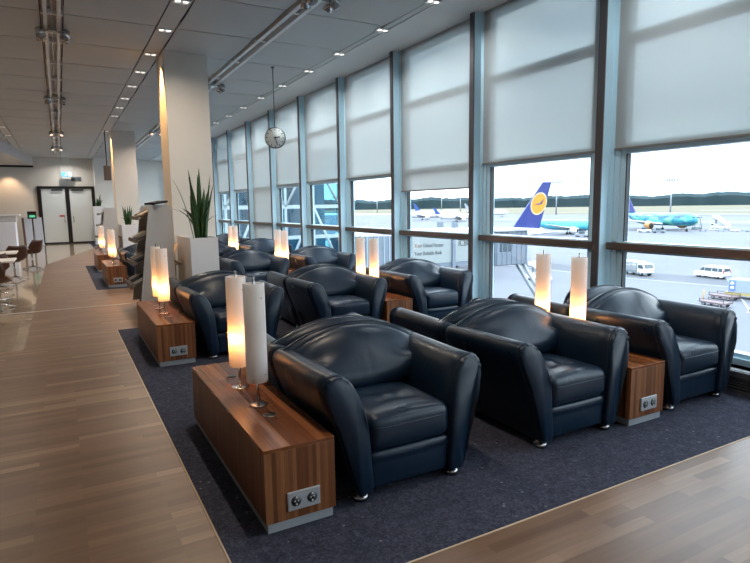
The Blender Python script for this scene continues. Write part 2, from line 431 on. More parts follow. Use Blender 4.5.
# ------------------------------------------------------------------ window wall
PIT = 2.06; Y0M = 4.06; KS = list(range(-5, 14))
for n, k in enumerate(KS):
    yc = Y0M + PIT * k; b = MB()
    b.box(4.85, 4.865, yc - .042, yc + .042, .19, H, 1)  # thin front strip added to carry the painted backlit shade
    b.box(4.865, 5.10, yc - .040, yc + .040, .19, H, 0)
    # stepped frame profiles either side, seen as vertical lines
    for s in (-1, 1):
        a0, a1, a2, a3 = .040, .095, .155, .215
        b.box(4.975, 5.10, min(yc + s * a0, yc + s * a1), max(yc + s * a0, yc + s * a1), .19, H, 0)
        b.box(4.985, 5.09, min(yc + s * (a1 + .006), yc + s * a2), max(yc + s * (a1 + .006), yc + s * a2), .19, H, 0)
        b.box(5.0, 5.08, min(yc + s * (a2 + .005), yc + s * a3), max(yc + s * (a2 + .005), yc + s * a3), .19, H, 0)
        b.box(5.005, 5.06, min(yc + s * a3, yc + s * (a3 + .012)), max(yc + s * a3, yc + s * (a3 + .012)), .19, H, 2)
    o = struct(b.build('trim_%d' % (n + 10), ['frame', 'frame_backlit', 'gasket']), 'blue-grey aluminium window mullion')
for n, k in enumerate(KS[:-1]):
    y0 = Y0M + PIT * k + .228; y1 = Y0M + PIT * (k + 1) - .228
    w = empty('window_%d' % (n + 1)); w['kind'] = 'structure'; w['label'] = 'tall window bay of blue-grey frames, transoms and clear glass'
    ya, yb = y0 - .165, y1 + .165
    MB().box(5.035, 5.045, y0 - .01, y1 + .01, .28, H).build('glass', 'glass', w)
    b = MB()
    b.box(4.94, 5.10, ya, yb, 1.10, 1.172).build('transom', 'transom', w)
    MB().box(4.985, 5.09, ya, yb, 1.172, 1.184).box(5.0, 5.1, ya, yb, 1.078, 1.10).build('transom_edge', 'frame', w)
    for z0, z1 in ((2.065, 2.165), (3.12, 3.22)):
        MB().box(5.0, 5.10, y0 - .01, y1 + .01, z0, z1).build('transom', 'frame', w)
    MB().box(4.97, 5.10, ya, yb, .19, .245).box(5.0, 5.09, y0 - .01, y1 + .01, .245, .285).build('bottom_rail', 'frame', w)
# convector casing under the windows
b = MB().box(4.79, 5.10, YN, YB, .0, .03).box(4.80, 4.97, YN, YB, .135, .19).box(4.86, 5.10, YN, YB, .02, .19)
for i in range(4): b.box(4.79, 4.86, YN, YB, .045 + i * .023, .056 + i * .023)
struct(b.build('trim_4', 'grille'), 'dark slatted convector casing along the window foot')
struct(MB().box(4.78, 4.80, YN, YB, .135, .185).build('trim_5', 'grille'))
# outer skin of the building, below and above the lounge
struct(MB().box(5.1, 5.3, YN - 30, YB + 2, -10.4, -.02).box(5.1, 5.3, YN - .2, YB + .2, H + .02, H + 1.2).build('wall_right', 'galv'))

BL = {-1: 2.10, 0: 2.10, 1: 1.80, 2: 2.10, 3: 2.12, 4: 2.12, 5: .29, 6: 2.12, 7: 2.12, 8: 2.12}
BLAB = {-1: 'cream roller blind in the rightmost window bay, above the swirl-painted airliner', 0: 'cream roller blind above the navy aircraft tail',
        1: 'cream roller blind hanging lower than its neighbours, above the bank advertisement', 2: 'cream roller blind just left of the one that hangs lower',
        3: 'cream roller blind second to the right of the hanging clock', 4: 'cream roller blind directly right of the hanging clock',
        5: 'cream roller blind drawn all the way down, behind and left of the clock', 6: 'cream roller blind just left of the fully drawn blind', 7: 'cream roller blind farthest back, next to the large column'}
for k in range(-1, 8):
    y0 = Y0M + PIT * k + .045; y1 = Y0M + PIT * (k + 1) - .045
    z = BL[k]
    r = empty('roller_blind', (4.975, (y0 + y1) / 2, z), 0, BLAB.get(k, 'cream roller blind over a window bay beside the camera'), 'blind', 'roller blinds')
    hw = (y1 - y0) / 2
    MB().box(-.0015, .0015, -hw + .055, hw - .055, .02, H - .002 - z).build('blind_cloth', 'blind', r)
    MB().box(-.012, .012, -hw + .055, hw - .055, 0, .022).build('bottom_bar', 'bar', r)
    MB().cyl((.03, -hw + .06, H - .03 - z), (.03, hw - .06, H - .03 - z), .025, n=12).build('roller_tube', 'soffit', r)

# ------------------------------------------------------------------ furniture: club chair
def arm_section(n=4):
    return [(p.x, p.y) for p in catmull([(.250, .055, 0), (.258, .22, 0), (.272, .40, 0), (.300, .54, 0), (.338, .635, 0), (.385, .688, 0), (.440, .703, 0), (.488, .685, 0), (.507, .635, 0), (.492, .55, 0), (.443, .40, 0), (.388, .22, 0), (.338, .055, 0), (.295, .045, 0)], n, True)]
def make_chair():
    root = empty('club_chair', (0, 0, 0), 0, 'navy leather club chair', 'armchair', 'navy leather club chairs')
    sec = arm_section()
    cxz = (.375, .40)
    for s in (-1, 1):
        def ring(y, k, dz=0.):
            out = []
            for x, z in sec:
                # the top rolls back and the sides pull in where k < 1
                w = cxz[0] + (.375 + (x - .375) * k - .375); zz = cxz[1] + (z - cxz[1]) * (1 - (1 - k) * .35) + dz
                yy = y + .05 * max(0, z - .45) / .25 * (1 if y < -.2 else 0)
                out.append((s * (w + .022 * max(0, (y + .25) / .65) * max(0, z - .25) / .4), yy, zz))
            return out
        st = [(-.392, .93), (-.385, 1.0), (-.30, 1.0), (-.15, 1.0), (0, 1.0), (.15, 1.0), (.28, 1.0), (.365, .985), (.395, .95), (.405, .86)]
        a = MB().loft([ring(y, k) for y, k in st]).build('arm', 'leather', root)
        # padded front panel with gathered top
        N = len(sec); R = []
        for y, k in ((-.385, .985), (-.400, 1.0), (-.414, .985), (-.424, .94), (-.429, .87)):
            r = ring(y, k)
            if y < -.395:
                rr = []
                for j, p in enumerate(r):
                    z = p[2]; amp = .006 * max(0, min(1, (z - .48) / .15)) * min(1., k + .1)
                    rr.append((p[0], p[1] - amp * math.sin(j * 2.4), p[2]))
                r = rr
            R.append(r)
        MB().loft(R).build('arm_front', 'leather', a)
        rp = ring(-.393, 1.012); MB().tube([Vector(p) for p in rp[2:-4]], .0045, 6).build('piping', 'leather', a)
    # back shell with an arched crest
    rings = []; NX = 27
    cr = lambda u: .688 + .140 * (1 - abs(u) ** 2.0)
    for i in range(NX):
        u = -1 + 2 * i / (NX - 1); x = .496 * u; zt = cr(u) - .02 * max(0, abs(u) - .92) / .08
        yb = .42 - .03 * abs(u) ** 6
        bx = lambda z: x * (1 - .30 * max(0, .62 - z) / .57)
        pr = [(.17, .10), (.19, .30), (.22, .50), (.27, zt - .10), (.305, zt - .03), (.335, zt), (.37, zt - .015), (yb - .012, zt - .08), (yb, .50), (yb - .01, .25), (yb - .03, .08)]
        rings.append([(bx(z), min(yy, yb), z) for yy, z in [(p.x, p.y) for p in catmull([(a, b, 0) for a, b in pr], 3, True)]])
    sh = MB().loft(rings).build('back', 'leather', root)
    crest = [Vector((.496 * u, .328 - .02 * abs(u) ** 6, cr(u) + .002)) for u in [(-1 + 2 * i / 34) * .96 for i in range(35)]]
    MB().tube(crest, .004, 6).build('piping', 'leather', sh)
    # inner back cushion, reclined, filling the space between the arms
    rings = []
    for i in range(27):
        u = -1 + 2 * i / 26; x = .468 * u
        zt = cr(u) - .020 - .01 * abs(u) ** 8; bul = .03 * (1 - u ** 4)
        wr = .0045 * math.sin(x * 78) * max(0, 1 - abs(x) / .16)
        w2 = .0015 * math.sin(x * 60 + 1) * max(0, 1 - abs(x) / .2)
        pr = [(.27, .40), (.105 - bul * .5 + wr * .6, .45), (.09 - bul * .75 + wr, .53), (.128 - bul * .7 + wr, .61), (.185 - bul * .5 + w2, max(.63, zt - .10)), (.235 - bul * .25, zt - .03), (.272, zt), (.305, zt - .025), (.30, .5)]
        k = lambda z: 1 - .32 * max(0, .665 - z) / .25
        rings.append([(x * k(p.y), p.x, p.y) for p in catmull([(a, b, 0) for a, b in pr], 4, True)])
    MB().loft(rings).build('back_cushion', 'leather', root)
    # seat cushion with tufting
    tuf = [(-.075, -.10), (.075, -.10), (-.075, .04), (.075, .04)]
    def fn(p):
        x, y, z = p
        if z > .03:
            z += .022 * (1 - (x / .27) ** 2) * (1 if y > -.25 else .8)
            for tx, ty in tuf: z -= .022 * math.exp(-((x - tx) ** 2 + (y - .02 - ty) ** 2) / .0030)
            z -= .012 * max(0, y) / .3
        if y < -.2 and abs(z) < .1: y -= .014 * (1 - (z / .1) ** 2) * (1 - (x / .27) ** 4)
        return (x, y, z)
    se = MB().rbox((0, -.105, .355), (.262, .305, .098), .05, 34, 0, fn).build('seat', 'leather', root)
    MB().tube([(x, -.415 + .004 - .010 * (1 - (x / .27) ** 4), .395) for x in [-.235 + .47 * i / 16 for i in range(17)]], .004, 6).build('piping', 'leather', se)
    def fp(p):
        x, y, z = p
        y -= .012 * (1 - (x / .26) ** 2) * (1 - (z / .11) ** 2) + (.008 * (1 if z > .055 else 0))
        return (x, y, z)
    MB().rbox((0, -.35, .155), (.258, .045, .105), .02, 14, 0, fp).build('front_panel', 'leather', root)
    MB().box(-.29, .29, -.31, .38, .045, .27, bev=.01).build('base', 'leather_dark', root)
    for sx, sy in ((-1, -1), (1, -1), (-1, 1), (1, 1)):
        MB().lathe([(.046, 0), (.048, .012), (.044, .03), (.028, .036), (.026, .055)], (sx * .303, -.358 if sy < 0 else .33, 0), 18).build('foot', 'foot_metal', root)
    return root
chair = make_chair()
ROW = 3.40
XA = [1.622, 2.95, 4.285]
side = ['beside the long side table on the aisle', 'in the middle of its row', 'at the window end']
rown = ['front', 'second', 'third', 'fourth', 'fifth']
used = False
spec = []
special = {
 (0, 0, 0): 'navy leather club chair nearest the camera, beside the nearest walnut table',
 (0, 1, 0): 'navy leather club chair mid front row, left of the small lamp table',
 (0, 2, 0): 'navy leather club chair at the window end of the front row, facing the camera',
 (0, 0, 1): 'navy leather club chair backed on to the chair nearest the camera',
 (0, 1, 1): 'navy leather club chair backed on to the middle front row chair',
 (0, 2, 1): 'navy leather club chair backed on to the front row window chair',
 (1, 0, 0): 'navy leather club chair in the second row, directly behind the unlit lamp',
 (1, 1, 0): 'navy leather club chair in the middle of the second row, facing the camera',
 (1, 2, 0): 'navy leather club chair at the window below the bank advertisement, second row',
 (2, 1, 0): 'navy leather club chair in the third row right of the nearest white planter',
 (2, 2, 0): 'navy leather club chair in the third row against the window, facing the camera',
}
side = ['on the aisle', 'mid row', 'by the window']
for r in range(5):
    for c in range(3):
        if r == 2 and c == 0: continue
        if r == 4 and c == 0: continue
        for back in (0, 1):
            if r == 4 and (back or c == 1): continue
            if (r, c, back) == (3, 1, 1): continue
            yc = 2.955 + ROW * r + (.86 if back else 0)
            lab = special.get((r, c, back)) or 'navy leather club chair in the %s row %s, facing %s the camera' % (rown[r], side[c], 'away from' if back else 'towards')
            place(chair, used, (XA[c] , yc, .002), PI if back else 0, lab); used = True

# ------------------------------------------------------------------ walnut lamp tables
def make_table(w=.37, L=1.68, h=.43):
    root = empty('side_table', (0, 0, 0), 0, 'walnut side table', 'table', 'long walnut side tables')
    MB().box(-w / 2 + .012, w / 2 - .012, .012, L - .012, 0, .055).build('plinth', 'plinth', root)
    MB().box(-w / 2, w / 2, 0, L, .052, h - .018, bev=.0015).build('body', 'wood_side', root)
    MB().box(-w / 2, w / 2, 0, L / 2 - .001, h - .018, h, bev=.0015).build('top', 'wood_top', root)
    MB().box(-w / 2, w / 2, L / 2 + .001, L, h - .018, h, bev=.0015).build('top', 'wood_top', root)
    for yy in (.452, 1.272):
        MB().lathe([(.036, h), (.036, h + .002), (.033, h + .003)], (0, yy, 0), 20).build('grommet', 'steel_light', root)
        MB().lathe([(.033, h + .003), (.033, h + .004)], (0, yy, 0), 20).build('cable_port', 'grommet', root)
    for yy, s in ((0, -1), (L, 1)):
        y0, y1 = (yy - .012, yy) if s < 0 else (yy, yy + .012)
        p = MB().box(-.076, .096, y0, y1, .098, .193, bev=.003).build('socket_plate', 'socket', root)
        for sx in (-.032, .052):
            yf = y0 if s < 0 else y1
            MB().cyl((sx, yf + s * .0015, .1455), (sx, yf - s * .004, .1455), .027, n=20).build('socket', 'socket_dark', p)
            MB().cyl((sx - .009, yf + s * .003, .1455), (sx - .009, yf, .1455), .004, n=8).cyl((sx + .009, yf + s * .003, .1455), (sx + .009, yf, .1455), .004, n=8).cyl((sx, yf + s * .003, .164), (sx, yf, .164), .005, n=8).cyl((sx, yf + s * .003, .127), (sx, yf, .127), .005, n=8).build('contact', 'pin', p)
    return root
tbl = make_table(); used = False
TL = {(0, 0): 'long walnut side table nearest the camera, two sockets in its end', (1, 0): 'long walnut side table on the aisle in the second row, behind the nearest one',
      (3, 0): 'walnut side table on the aisle behind the magazine rack', (4, 0): 'farthest walnut side table on the aisle',
      (0, 1): 'walnut side table between the two right-hand chairs of the front row', (1, 1): 'walnut side table between the middle and window chairs of the second row',
      (2, 1): 'walnut side table with lamps in the third row', (3, 1): 'walnut side table with lamps in the fourth row'}
XT = [.945, 3.598]
lamps = []
for r in range(5):
    for c in range(2):
        if (r, c) not in TL: continue
        place(tbl, used, (XT[c], 2.505 + ROW * r, .002), 0, TL[(r, c)]); used = True
        lamps += [(r, c, 0, 3.15 + ROW * r), (r, c, 1, 3.535 + ROW * r)]

def make_lamp():
    root = empty('table_lamp', (0, 0, 0), 0, 'lamp', 'lamp', 'white cylinder table lamps')
    MB().lathe([(.056, 0), (.056, .004), (.05, .007), (.012, .008)], (0, 0, 0), 28).build('base', 'chrome', root)
    st = MB().cyl((0, 0, .008), (0, 0, .19), .008, n=12).build('stem', 'chrome', root)
    n = 32; vs = []; prof = [(.0605, .143), (.062, .150), (.062, .30), (.062, .50), (.062, .712), (.0605, .720)]
    MB().loft([[(r * math.cos(t * 2 * PI / n), r * math.sin(t * 2 * PI / n), z) for t in range(n)] for r, z in prof], 0, False).build('shade', 'shade', root)
    MB().cyl((0, 0, .66), (0, 0, .755), .007, n=10).cyl((-.06, 0, .685), (.06, 0, .685), .003, n=6).cyl((0, -.06, .69), (0, .06, .69), .003, n=6).build('top_pin', 'chrome', root)
    MB().cyl((0, 0, .19), (0, 0, .255), .014, n=12).build('bulb_holder', 'white', root)
    MB().lathe([(.003, 0), (.004, .002), (.001, .004)], (0, 0, 0), 8).build('screw', 'chrome', root, (.033, -.0525, .19), (PI / 2, 0, 0))
    MB().lathe([(.003, 0), (.004, .002), (.001, .004)], (0, 0, 0), 8).build('screw', 'chrome', root, (.024, -.0572, .64), (PI / 2, 0, 0))
    return root
LMP = make_lamp(); used = False
LL = ['nearer', 'farther']
for (r, c, i, yy) in lamps:
    on = not (r == 0 and c == 0 and i == 0)
    tn = TL[(r, c)]
    if (r, c, i) == (0, 0, 0): lab = 'unlit white cylinder lamp, nearer of two on the nearest walnut table'
    elif (r, c) == (0, 0): lab = 'dimly glowing white cylinder lamp, farther of two on the nearest walnut table'
    else: lab = 'glowing cylinder lamp, %s of two on the %s row %s table' % (LL[i], rown[r], ['aisle', 'window side'][c])
    place(LMP, used, (XT[c] - .006, yy, .4325), 0, lab); used = True
    if on:
        l = bpy.data.lights.new('lamp_bulb', 'POINT'); l.color = (1., .40, .11); l.energy = 4.8 if (r, c) != (0, 0) else 2.4; l.shadow_soft_size = .024
        lo = bpy.data.objects.new('lamp_bulb', l); C.objects.link(lo)
        off = (-.026, -.02, .33) if (r, c) == (0, 0) else (0, 0, .275)
        lo.location = (XT[c] - .006 + off[0], yy + off[1], .4325 + off[2])

# ------------------------------------------------------------------ planters and plants
def blade(b, base, ang, lean, L, w, curl=0., mi=0):
    pts = []; d = Vector((math.cos(ang), math.sin(ang), 0)); sidev = Vector((-math.sin(ang), math.cos(ang), 0))
    N = 8; rings = []
    for i in range(N + 1):
        t = i / N; out = lean * t * L + curl * t ** 3 * L; up = L * t * math.sqrt(max(.15, 1 - lean * lean)) - abs(curl) * .55 * L * t ** 4
        p = Vector(base) + d * out + Vector((0, 0, up)); hw = w * (.55 + .9 * t - 1.42 * t * t) + .001
        rings.append([p - sidev * hw, p - d * hw * .35 - Vector((0, 0, 0)), p + sidev * hw, p + d * .003])
    b.loft(rings, mi)
def plant(loc, wx, dy, h, label, n, hh, ycent, seed, group='snake plants in planters', mats='white'):
    random.seed(seed)
    root = empty('potted_plant', loc, 0, label, 'plant', group)
    b = MB(); t = .02
    b.box(-wx / 2, -wx / 2 + t, 0, dy, 0, h).box(wx / 2 - t, wx / 2, 0, dy, 0, h).box(-wx / 2 + t, wx / 2 - t, 0, t, 0, h).box(-wx / 2 + t, wx / 2 - t, dy - t, dy, 0, h).box(-wx / 2 + t, wx / 2 - t, t, dy - t, 0, .04)
    b.build('planter', mats, root)
    MB().box(-wx / 2 + t, wx / 2 - t, t, dy - t, h - .12, h - .05).build('soil', 'soil', root)
    f = MB()
    for i in range(n):
        a = random.uniform(0, 2 * PI); rr = random.uniform(.0, .11)
        tall = random.random() < .2
        blade(f, (rr * math.cos(a) * .9, ycent + rr * math.sin(a), h - .06), a, random.uniform(.02, .2), hh * (random.uniform(.75, 1.05) if tall else random.uniform(.4, .72)), random.uniform(.034, .056), random.choice((0, 0, 0, .25, .55)) if not tall else random.uniform(0, .1))
    f.build('foliage', 'leaf', root)
    return root
p1 = plant((1.83, 8.5, 0.002), .40, 1.1, 1.15, 'tall snake plant in a white planter in front of the large column', 38, 1.08, .26, 5)
plant((1.84, 18.75, 0.002), .44, 1.05, 1.12, 'snake plant in a white planter in front of the second column', 18, .78, .3, 8)
plant((1.62, 29.0, 0), .50, 1.0, 1.75, 'bushy plant in a tall pale planter by the farthest column', 26, .62, .35, 11, mats='white_grey')

# ------------------------------------------------------------------ magazine racks
def rack(loc, L, label):
    root = empty('magazine_rack', loc, 0, label, 'magazine rack', 'magazine racks')
    for y0 in (0, L - .03):
        MB().prism([(.0, .10), (.52, .10), (.52, 1.55), (.49, 1.64), (.235, 1.64), (.20, 1.60)], 1, y0, y0 + .03).build('side_panel', 'rack', root)
    MB().prism([(.30, .12), (.36, .12), (.40, 1.58), (.36, 1.58)], 1, .03, L - .03).build('back_board', 'rack', root)
    for zz, x0 in ((1.44, .17), (1.10, .12), (.76, .07), (.42, .02)):
        MB().prism([(x0 - .13, zz - .02), (x0 - .12, zz + .035), (x0 - .105, zz + .035), (x0 - .105, zz), (x0 + .22, zz + .16), (x0 + .225, zz + .14)], 1, .03, L - .03).build('shelf', 'rack_shelf', root)
    MB().prism([(.40, .78), (.63, .70), (.63, .76), (.62, .76), (.615, .715), (.40, .80)], 1, .03, L - .03).build('shelf', 'rack_shelf', root)
    MB().box(.10, .48, .0, L, .04, .12).build('base', 'rack_shelf', root)
    for sx in (.14, .44):
        for sy in (.06, L - .06):
            MB().cyl((sx - .012, sy, .03), (sx + .012, sy, .03), .03, n=14).build('caster', 'black', root)
    return root
def magazine(loc, rot, m, label, size=(.21, .28, .01)):
    o = MB().box(-size[0] / 2, size[0] / 2, -size[1] / 2, size[1] / 2, 0, size[2], 0).box(-size[0] / 2 + .003, size[0] / 2 - .002, -size[1] / 2 + .003, size[1] / 2 - .002, .0015, size[2] - .0015, 1).build('magazine', [m, 'white'])
    o.location = loc; o.rotation_euler = rot
    tag(o, label, 'magazine', 'magazines in the rack'); return o
RX, RY = .955, 9.0
rack((RX, RY, .002), 1.05, 'pale grey magazine rack with a sloping end panel beside the large column')
rack((.98, 18.9, .002), 1.0, 'far magazine rack with a pale end panel in front of the second column')
sl = math.atan2(.16, .325)
names = ['topmost shelf', 'second shelf', 'third shelf', 'lowest shelf']
cols = ['mag1', 'mag2', 'mag3', 'mag1', 'mag2', 'mag4', 'mag3', 'mag1']
for si, (zz, x0) in enumerate(((1.44, .17), (1.10, .12), (.76, .07), (.42, .02))):
    for j in range(3):
        cxm = RX + x0 + .035; z = zz + .075 + .012
        magazine((cxm - .01, RY + .22 + j * .31, z), (0, -sl, 0), cols[(si * 3 + j) % 8], 'magazine lying on the %s of the near rack, %s' % (names[si], ['nearest the camera', 'in the middle', 'at the far end'][j]))
magazine((RX + .33, RY + .12, 1.66), (0, -.16, .35), 'mag3', 'dark magazine lying slanted on top of the near rack', (.22, .30, .03))
magazine((RX + .55, RY + .18, .905), (0, -1.15, 0), 'mag4', 'tan leaflet leaning on the right side of the near rack', (.30, .21, .012))
magazine((RX + .55, RY + .46, .905), (0, -1.15, 0), 'mag4', 'second tan leaflet on the right side of the near rack, behind the first', (.28, .21, .012))

# ------------------------------------------------------------------ hanging clock
ck = empty('hanging_clock', (3.48, 9.95, H), 0, 'round station clock hanging on a thin rod from the ceiling', 'clock')
zc = -1.22; R = .185
fwd = Vector((-3.48, -9.95, 0)).normalized(); az = math.atan2(fwd.x, -fwd.y)
MB().cyl((0, 0, 0), (0, 0, zc + R), .009, n=8).cyl((0, 0, -.02), (0, 0, 0), .03, n=12).build('rod', 'clock_rim', ck)
cr = MB().cyl((0, -.035, 0), (0, .035, 0), R, n=40).build('case', 'clock_rim', ck, (0, 0, zc), (0, 0, az))
b = MB(); 
for s in (-1, 1): b.cyl((0, s * .034, 0), (0, s * .037, 0), R - .018, n=40)
b.build('dial', 'clock_face', cr)
for i in range(12):
    a = i * PI / 6; m = Matrix.Translation((0, -.0385, 0)) @ Matrix.Rotation(a, 4, 'Y')
    MB().box(-.006, .006, -.001, .001, R - .058, R - .025, mtx=m).build('hour_mark', 'text_dark', cr)
for L, w, a in ((.085, .009, math.radians(78)), (.135, .007, math.radians(165))):
    MB().box(-w, w, -.001, .001, -.025, L, mtx=Matrix.Translation((0, -.041, 0)) @ Matrix.Rotation(a, 4, 'Y')).build('hand', 'text_dark', cr)

# ------------------------------------------------------------------ ceiling lights
ordn = ['first', 'second', 'third', 'fourth', 'fifth', 'sixth', 'seventh', 'eighth', 'ninth', 'tenth', 'eleventh', 'twelfth', 'thirteenth', 'fourteenth', 'fifteenth', 'sixteenth', 'seventeenth', 'eighteenth']
def make_downlight():
    root = empty('downlight', (0, 0, 0), 0, 'x', 'downlight', 'recessed downlights')
    MB().box(-.10, .10, -.065, -.055, -.004, .02).box(-.10, .10, .055, .065, -.004, .02).box(-.10, -.09, -.055, .055, -.004, .02).box(.09, .10, -.055, .055, -.004, .02).build('rim', 'steel_light', root)
    MB().box(-.09, .09, -.055, .055, .006, .012).build('reflector', 'reflector', root)
    for sx in (-.045, .045): MB().lathe([(.034, .002), (.030, .006)], (sx, 0, 0), 16).build('lens', 'lamp_white', root)
    return root
DL = make_downlight(); used = False
def lamp_area(loc, e, size=.12, col=(1., .94, .87), spread=150):
    l = bpy.data.lights.new('downlight_beam', 'AREA'); l.shape = 'DISK'; l.size = size; l.energy = e; l.color = col; l.spread = math.radians(spread)
    o = bpy.data.objects.new('downlight_beam', l); C.objects.link(o); o.location = loc; return o
EI = 18.
for (cx, nm, ys) in ((1.472, 'aisle channel over the columns', [-3.6, 2.4, 4.9, 7.36, 8.6, 11.33, 12.68, 14.1, 15.4, 16.8, 18.1, 22.3, 24.9, 27.6]),
                     (4.18, 'channel beside the windows', [-3.6, .5, 3.3, 6.02, 7.27, 8.68, 9.98, 11.38, 12.8, 14.2, 15.6, 17.0, 18.4, 21.2, 24., 27.]),
                     (-1.28, 'left ceiling channel', [-3., 9., 12., 15.6, 20.2, 22.4])):
    k = 0
    for y in ys:
        vis = (cx > 0 and 5.5 < y < 17.5) or (cx < 0 and y > 19)
        lab = 'rectangular recessed downlight, %s in view along the %s' % (ordn[k], nm) if vis else ''
        if vis: k += 1
        if vis: place(DL, used, (cx, y, H - .004), 0, lab); used = True
        lamp_area((cx, y, H - .012), EI * (1.0 if cx < 4 else .7) * (1.8 if y > 20 and cx > 0 else 1.), .09, (1., .84, .67) if cx < 4 else (.95, .98, 1.))
# light rows of the two tracks
def make_spots(y, x, label, tilt, lit):
    root = empty('spotlight_cluster', (x, y, H - .04), 0, label, 'spotlights', 'spotlight clusters on the tracks')
    MB().box(-.05, .05, -.05, .05, -.03, .05).box(-.17, .17, -.02, .02, -.04, -.01).build('bracket', 'chrome', root)
    for sx, sy in ((-.15, -.07), (.15, -.07), (-.15, .10), (.15, .10)):
        hd = MB().cyl((0, 0, .05), (0, 0, -.06), .045, .062, n=16).build('spot_head', 'chrome', root, (sx, sy, -.06), (tilt * (1 if sy > 0 else -1), (-.3 if sx < 0 else .3), 0))
        MB().cyl((0, 0, -.058), (0, 0, -.062), .05, n=16).build('lens', 'lamp_warm' if lit else 'lens_off', hd)
    return root
for x, nm, ys in ((.105, 'left track', (9.1, 14.3, 20.5, 25.4)), (2.83, 'right track', (6.35, 11.6, 19.2))):
    for i, y in enumerate(ys):
        make_spots(y, x, 'chrome spotlight cluster, %s from the camera on the %s' % (ordn[i], nm), .5, y > 18)
        if y > 18: lamp_area((x, y, H - .19), 14, .10, (1., .8, .66))
for x, nm, e in ((.105, 'left', 28.), (2.83, 'right', 28.)):
    root = empty('ceiling_track', (x, 0, H), 0, 'twin white lighting track along the %s of the ceiling' % ('left' if x < 1 else 'middle right'), 'light track')
    for sx in (-.075, .075):
        MB().box(sx - (.028 if x > 1 else .022), sx + (.028 if x > 1 else .022), YN, e, -.03, .045, bev=.004).build('rail', 'track', root)
    MB().cyl((0, YN, .02), (0, e, .02), .010, n=8).build('conduit', 'chrome', root)
    yy = 8.50 - 1.372 * 3; cb0 = MB().box(-.125, .125, -.03, .03, -.012, .05).build('crossbar', 'track', root, (0, yy, 0))
    while yy + 1.372 < e: yy += 1.372; c2 = cb0.copy(); C.objects.link(c2); c2.location = (0, yy, 0)

for i, xx in enumerate((.45,)):
    o = copy_tree(DL); o.location = (xx, 30.3, H - .03); o['label'] = 'small ceiling downlight in front of the double door'
    lamp_area((xx, 30.3, H - .05), 20, .09)
# warm wall-washers on the aisle faces of the columns
for (x, y, nm) in ((1.50, 10.0, 'large'), (1.49, 20.1, 'second')):
    o = copy_tree(DL); o.location = (x - .03, y, H - .004); o['label'] = 'warm recessed downlight beside the top of the %s column' % nm
    l = bpy.data.lights.new('washer_beam', 'SPOT'); l.energy = 330; l.color = (1., .52, .16); l.spot_size = math.radians(55); l.spot_blend = .6; l.shadow_soft_size = .04
    lo = bpy.data.objects.new('washer_beam', l); C.objects.link(lo); lo.location = (x - .01, y, H - .02); lo.rotation_euler = (0, math.radians(-7), 0)
for (x, y) in ((-1.9, 30.6),):
    o = copy_tree(DL); o.location = (x, y, 3.656); o['label'] = 'recessed downlight in the lowered ceiling washing the end wall'
    l = bpy.data.lights.new('washer_beam', 'SPOT'); l.energy = 75; l.color = (1., .66, .4); l.spot_size = math.radians(80); l.spot_blend = .7; l.shadow_soft_size = .04
    lo = bpy.data.objects.new('washer_beam', l); C.objects.link(lo); lo.location = (x, y, 3.62); lo.rotation_euler = (math.radians(14), 0, 0)

# ------------------------------------------------------------------ signs on the end wall
ex = empty('exit_sign', (.44, 30.9, 3.26), 0, 'blue and white emergency exit sign hanging on wires above the double door', 'sign')
MB().box(-.22, .22, -.02, .02, -.10, .10, bev=.01).build('panel', 'exit_blue', ex)
b = MB().box(.06, .20, -.026, -.02, -.08, .08)   # door
b.build('door_symbol', 'exit_white', ex)
b = MB().cyl((-.02, -.026, .06), (-.02, -.02, .06), .018, n=12)
for p, q in (((-.02, .04), (-.03, -.02)), ((-.03, -.02), (.01, -.06)), ((.01, -.06), (.0, -.09)), ((-.03, -.02), (-.07, -.05)), ((-.07, -.05), (-.10, -.05)), ((-.02, .03), (.03, .0)), ((-.02, .03), (-.07, .01))):
    b.tube([(p[0], -.023, p[1]), (q[0], -.023, q[1])], .009, 6)
b.build('running_figure', 'exit_white', ex)
MB().cyl((-.2, 0, .1), (-.2, 0, H - 3.26), .004, n=6).cyl((.2, 0, .1), (.2, 0, H - 3.26), .004, n=6).build('wire', 'chrome', ex)
sg = MB().box(-.22, .22, -.03, 0, -.10, .10, bev=.01).build('wall_sign', 'bridge_dark', None, (.83, YB - .001, 3.07)); tag(sg, 'dark rectangular wall sign right of the blue exit sign', 'sign')
MB().box(-.16, -.02, -.034, -.03, -.04, .04).box(.04, .17, -.034, -.03, -.04, .04).build('sign_plate', 'text_grey', sg)
# small box hung on a rod at the second column
hb = empty('hanging_box', (1.42, 19.95, 0), 0, 'small brown box hanging on a thin rod beside the second column', 'hanging box')
MB().box(-.10, .10, -.09, .09, 2.50, 2.95, bev=.01).build('box', 'rack_shelf', hb); MB().cyl((0, 0, 2.95), (0, 0, H), .018, n=8).build('rod', 'black', hb)
MB().box(-.07, .07, -.095, -.09, 2.76, 2.90).box(-.07, .07, -.095, -.09, 2.55, 2.70).build('grille_panel', 'rack_shelf', hb)
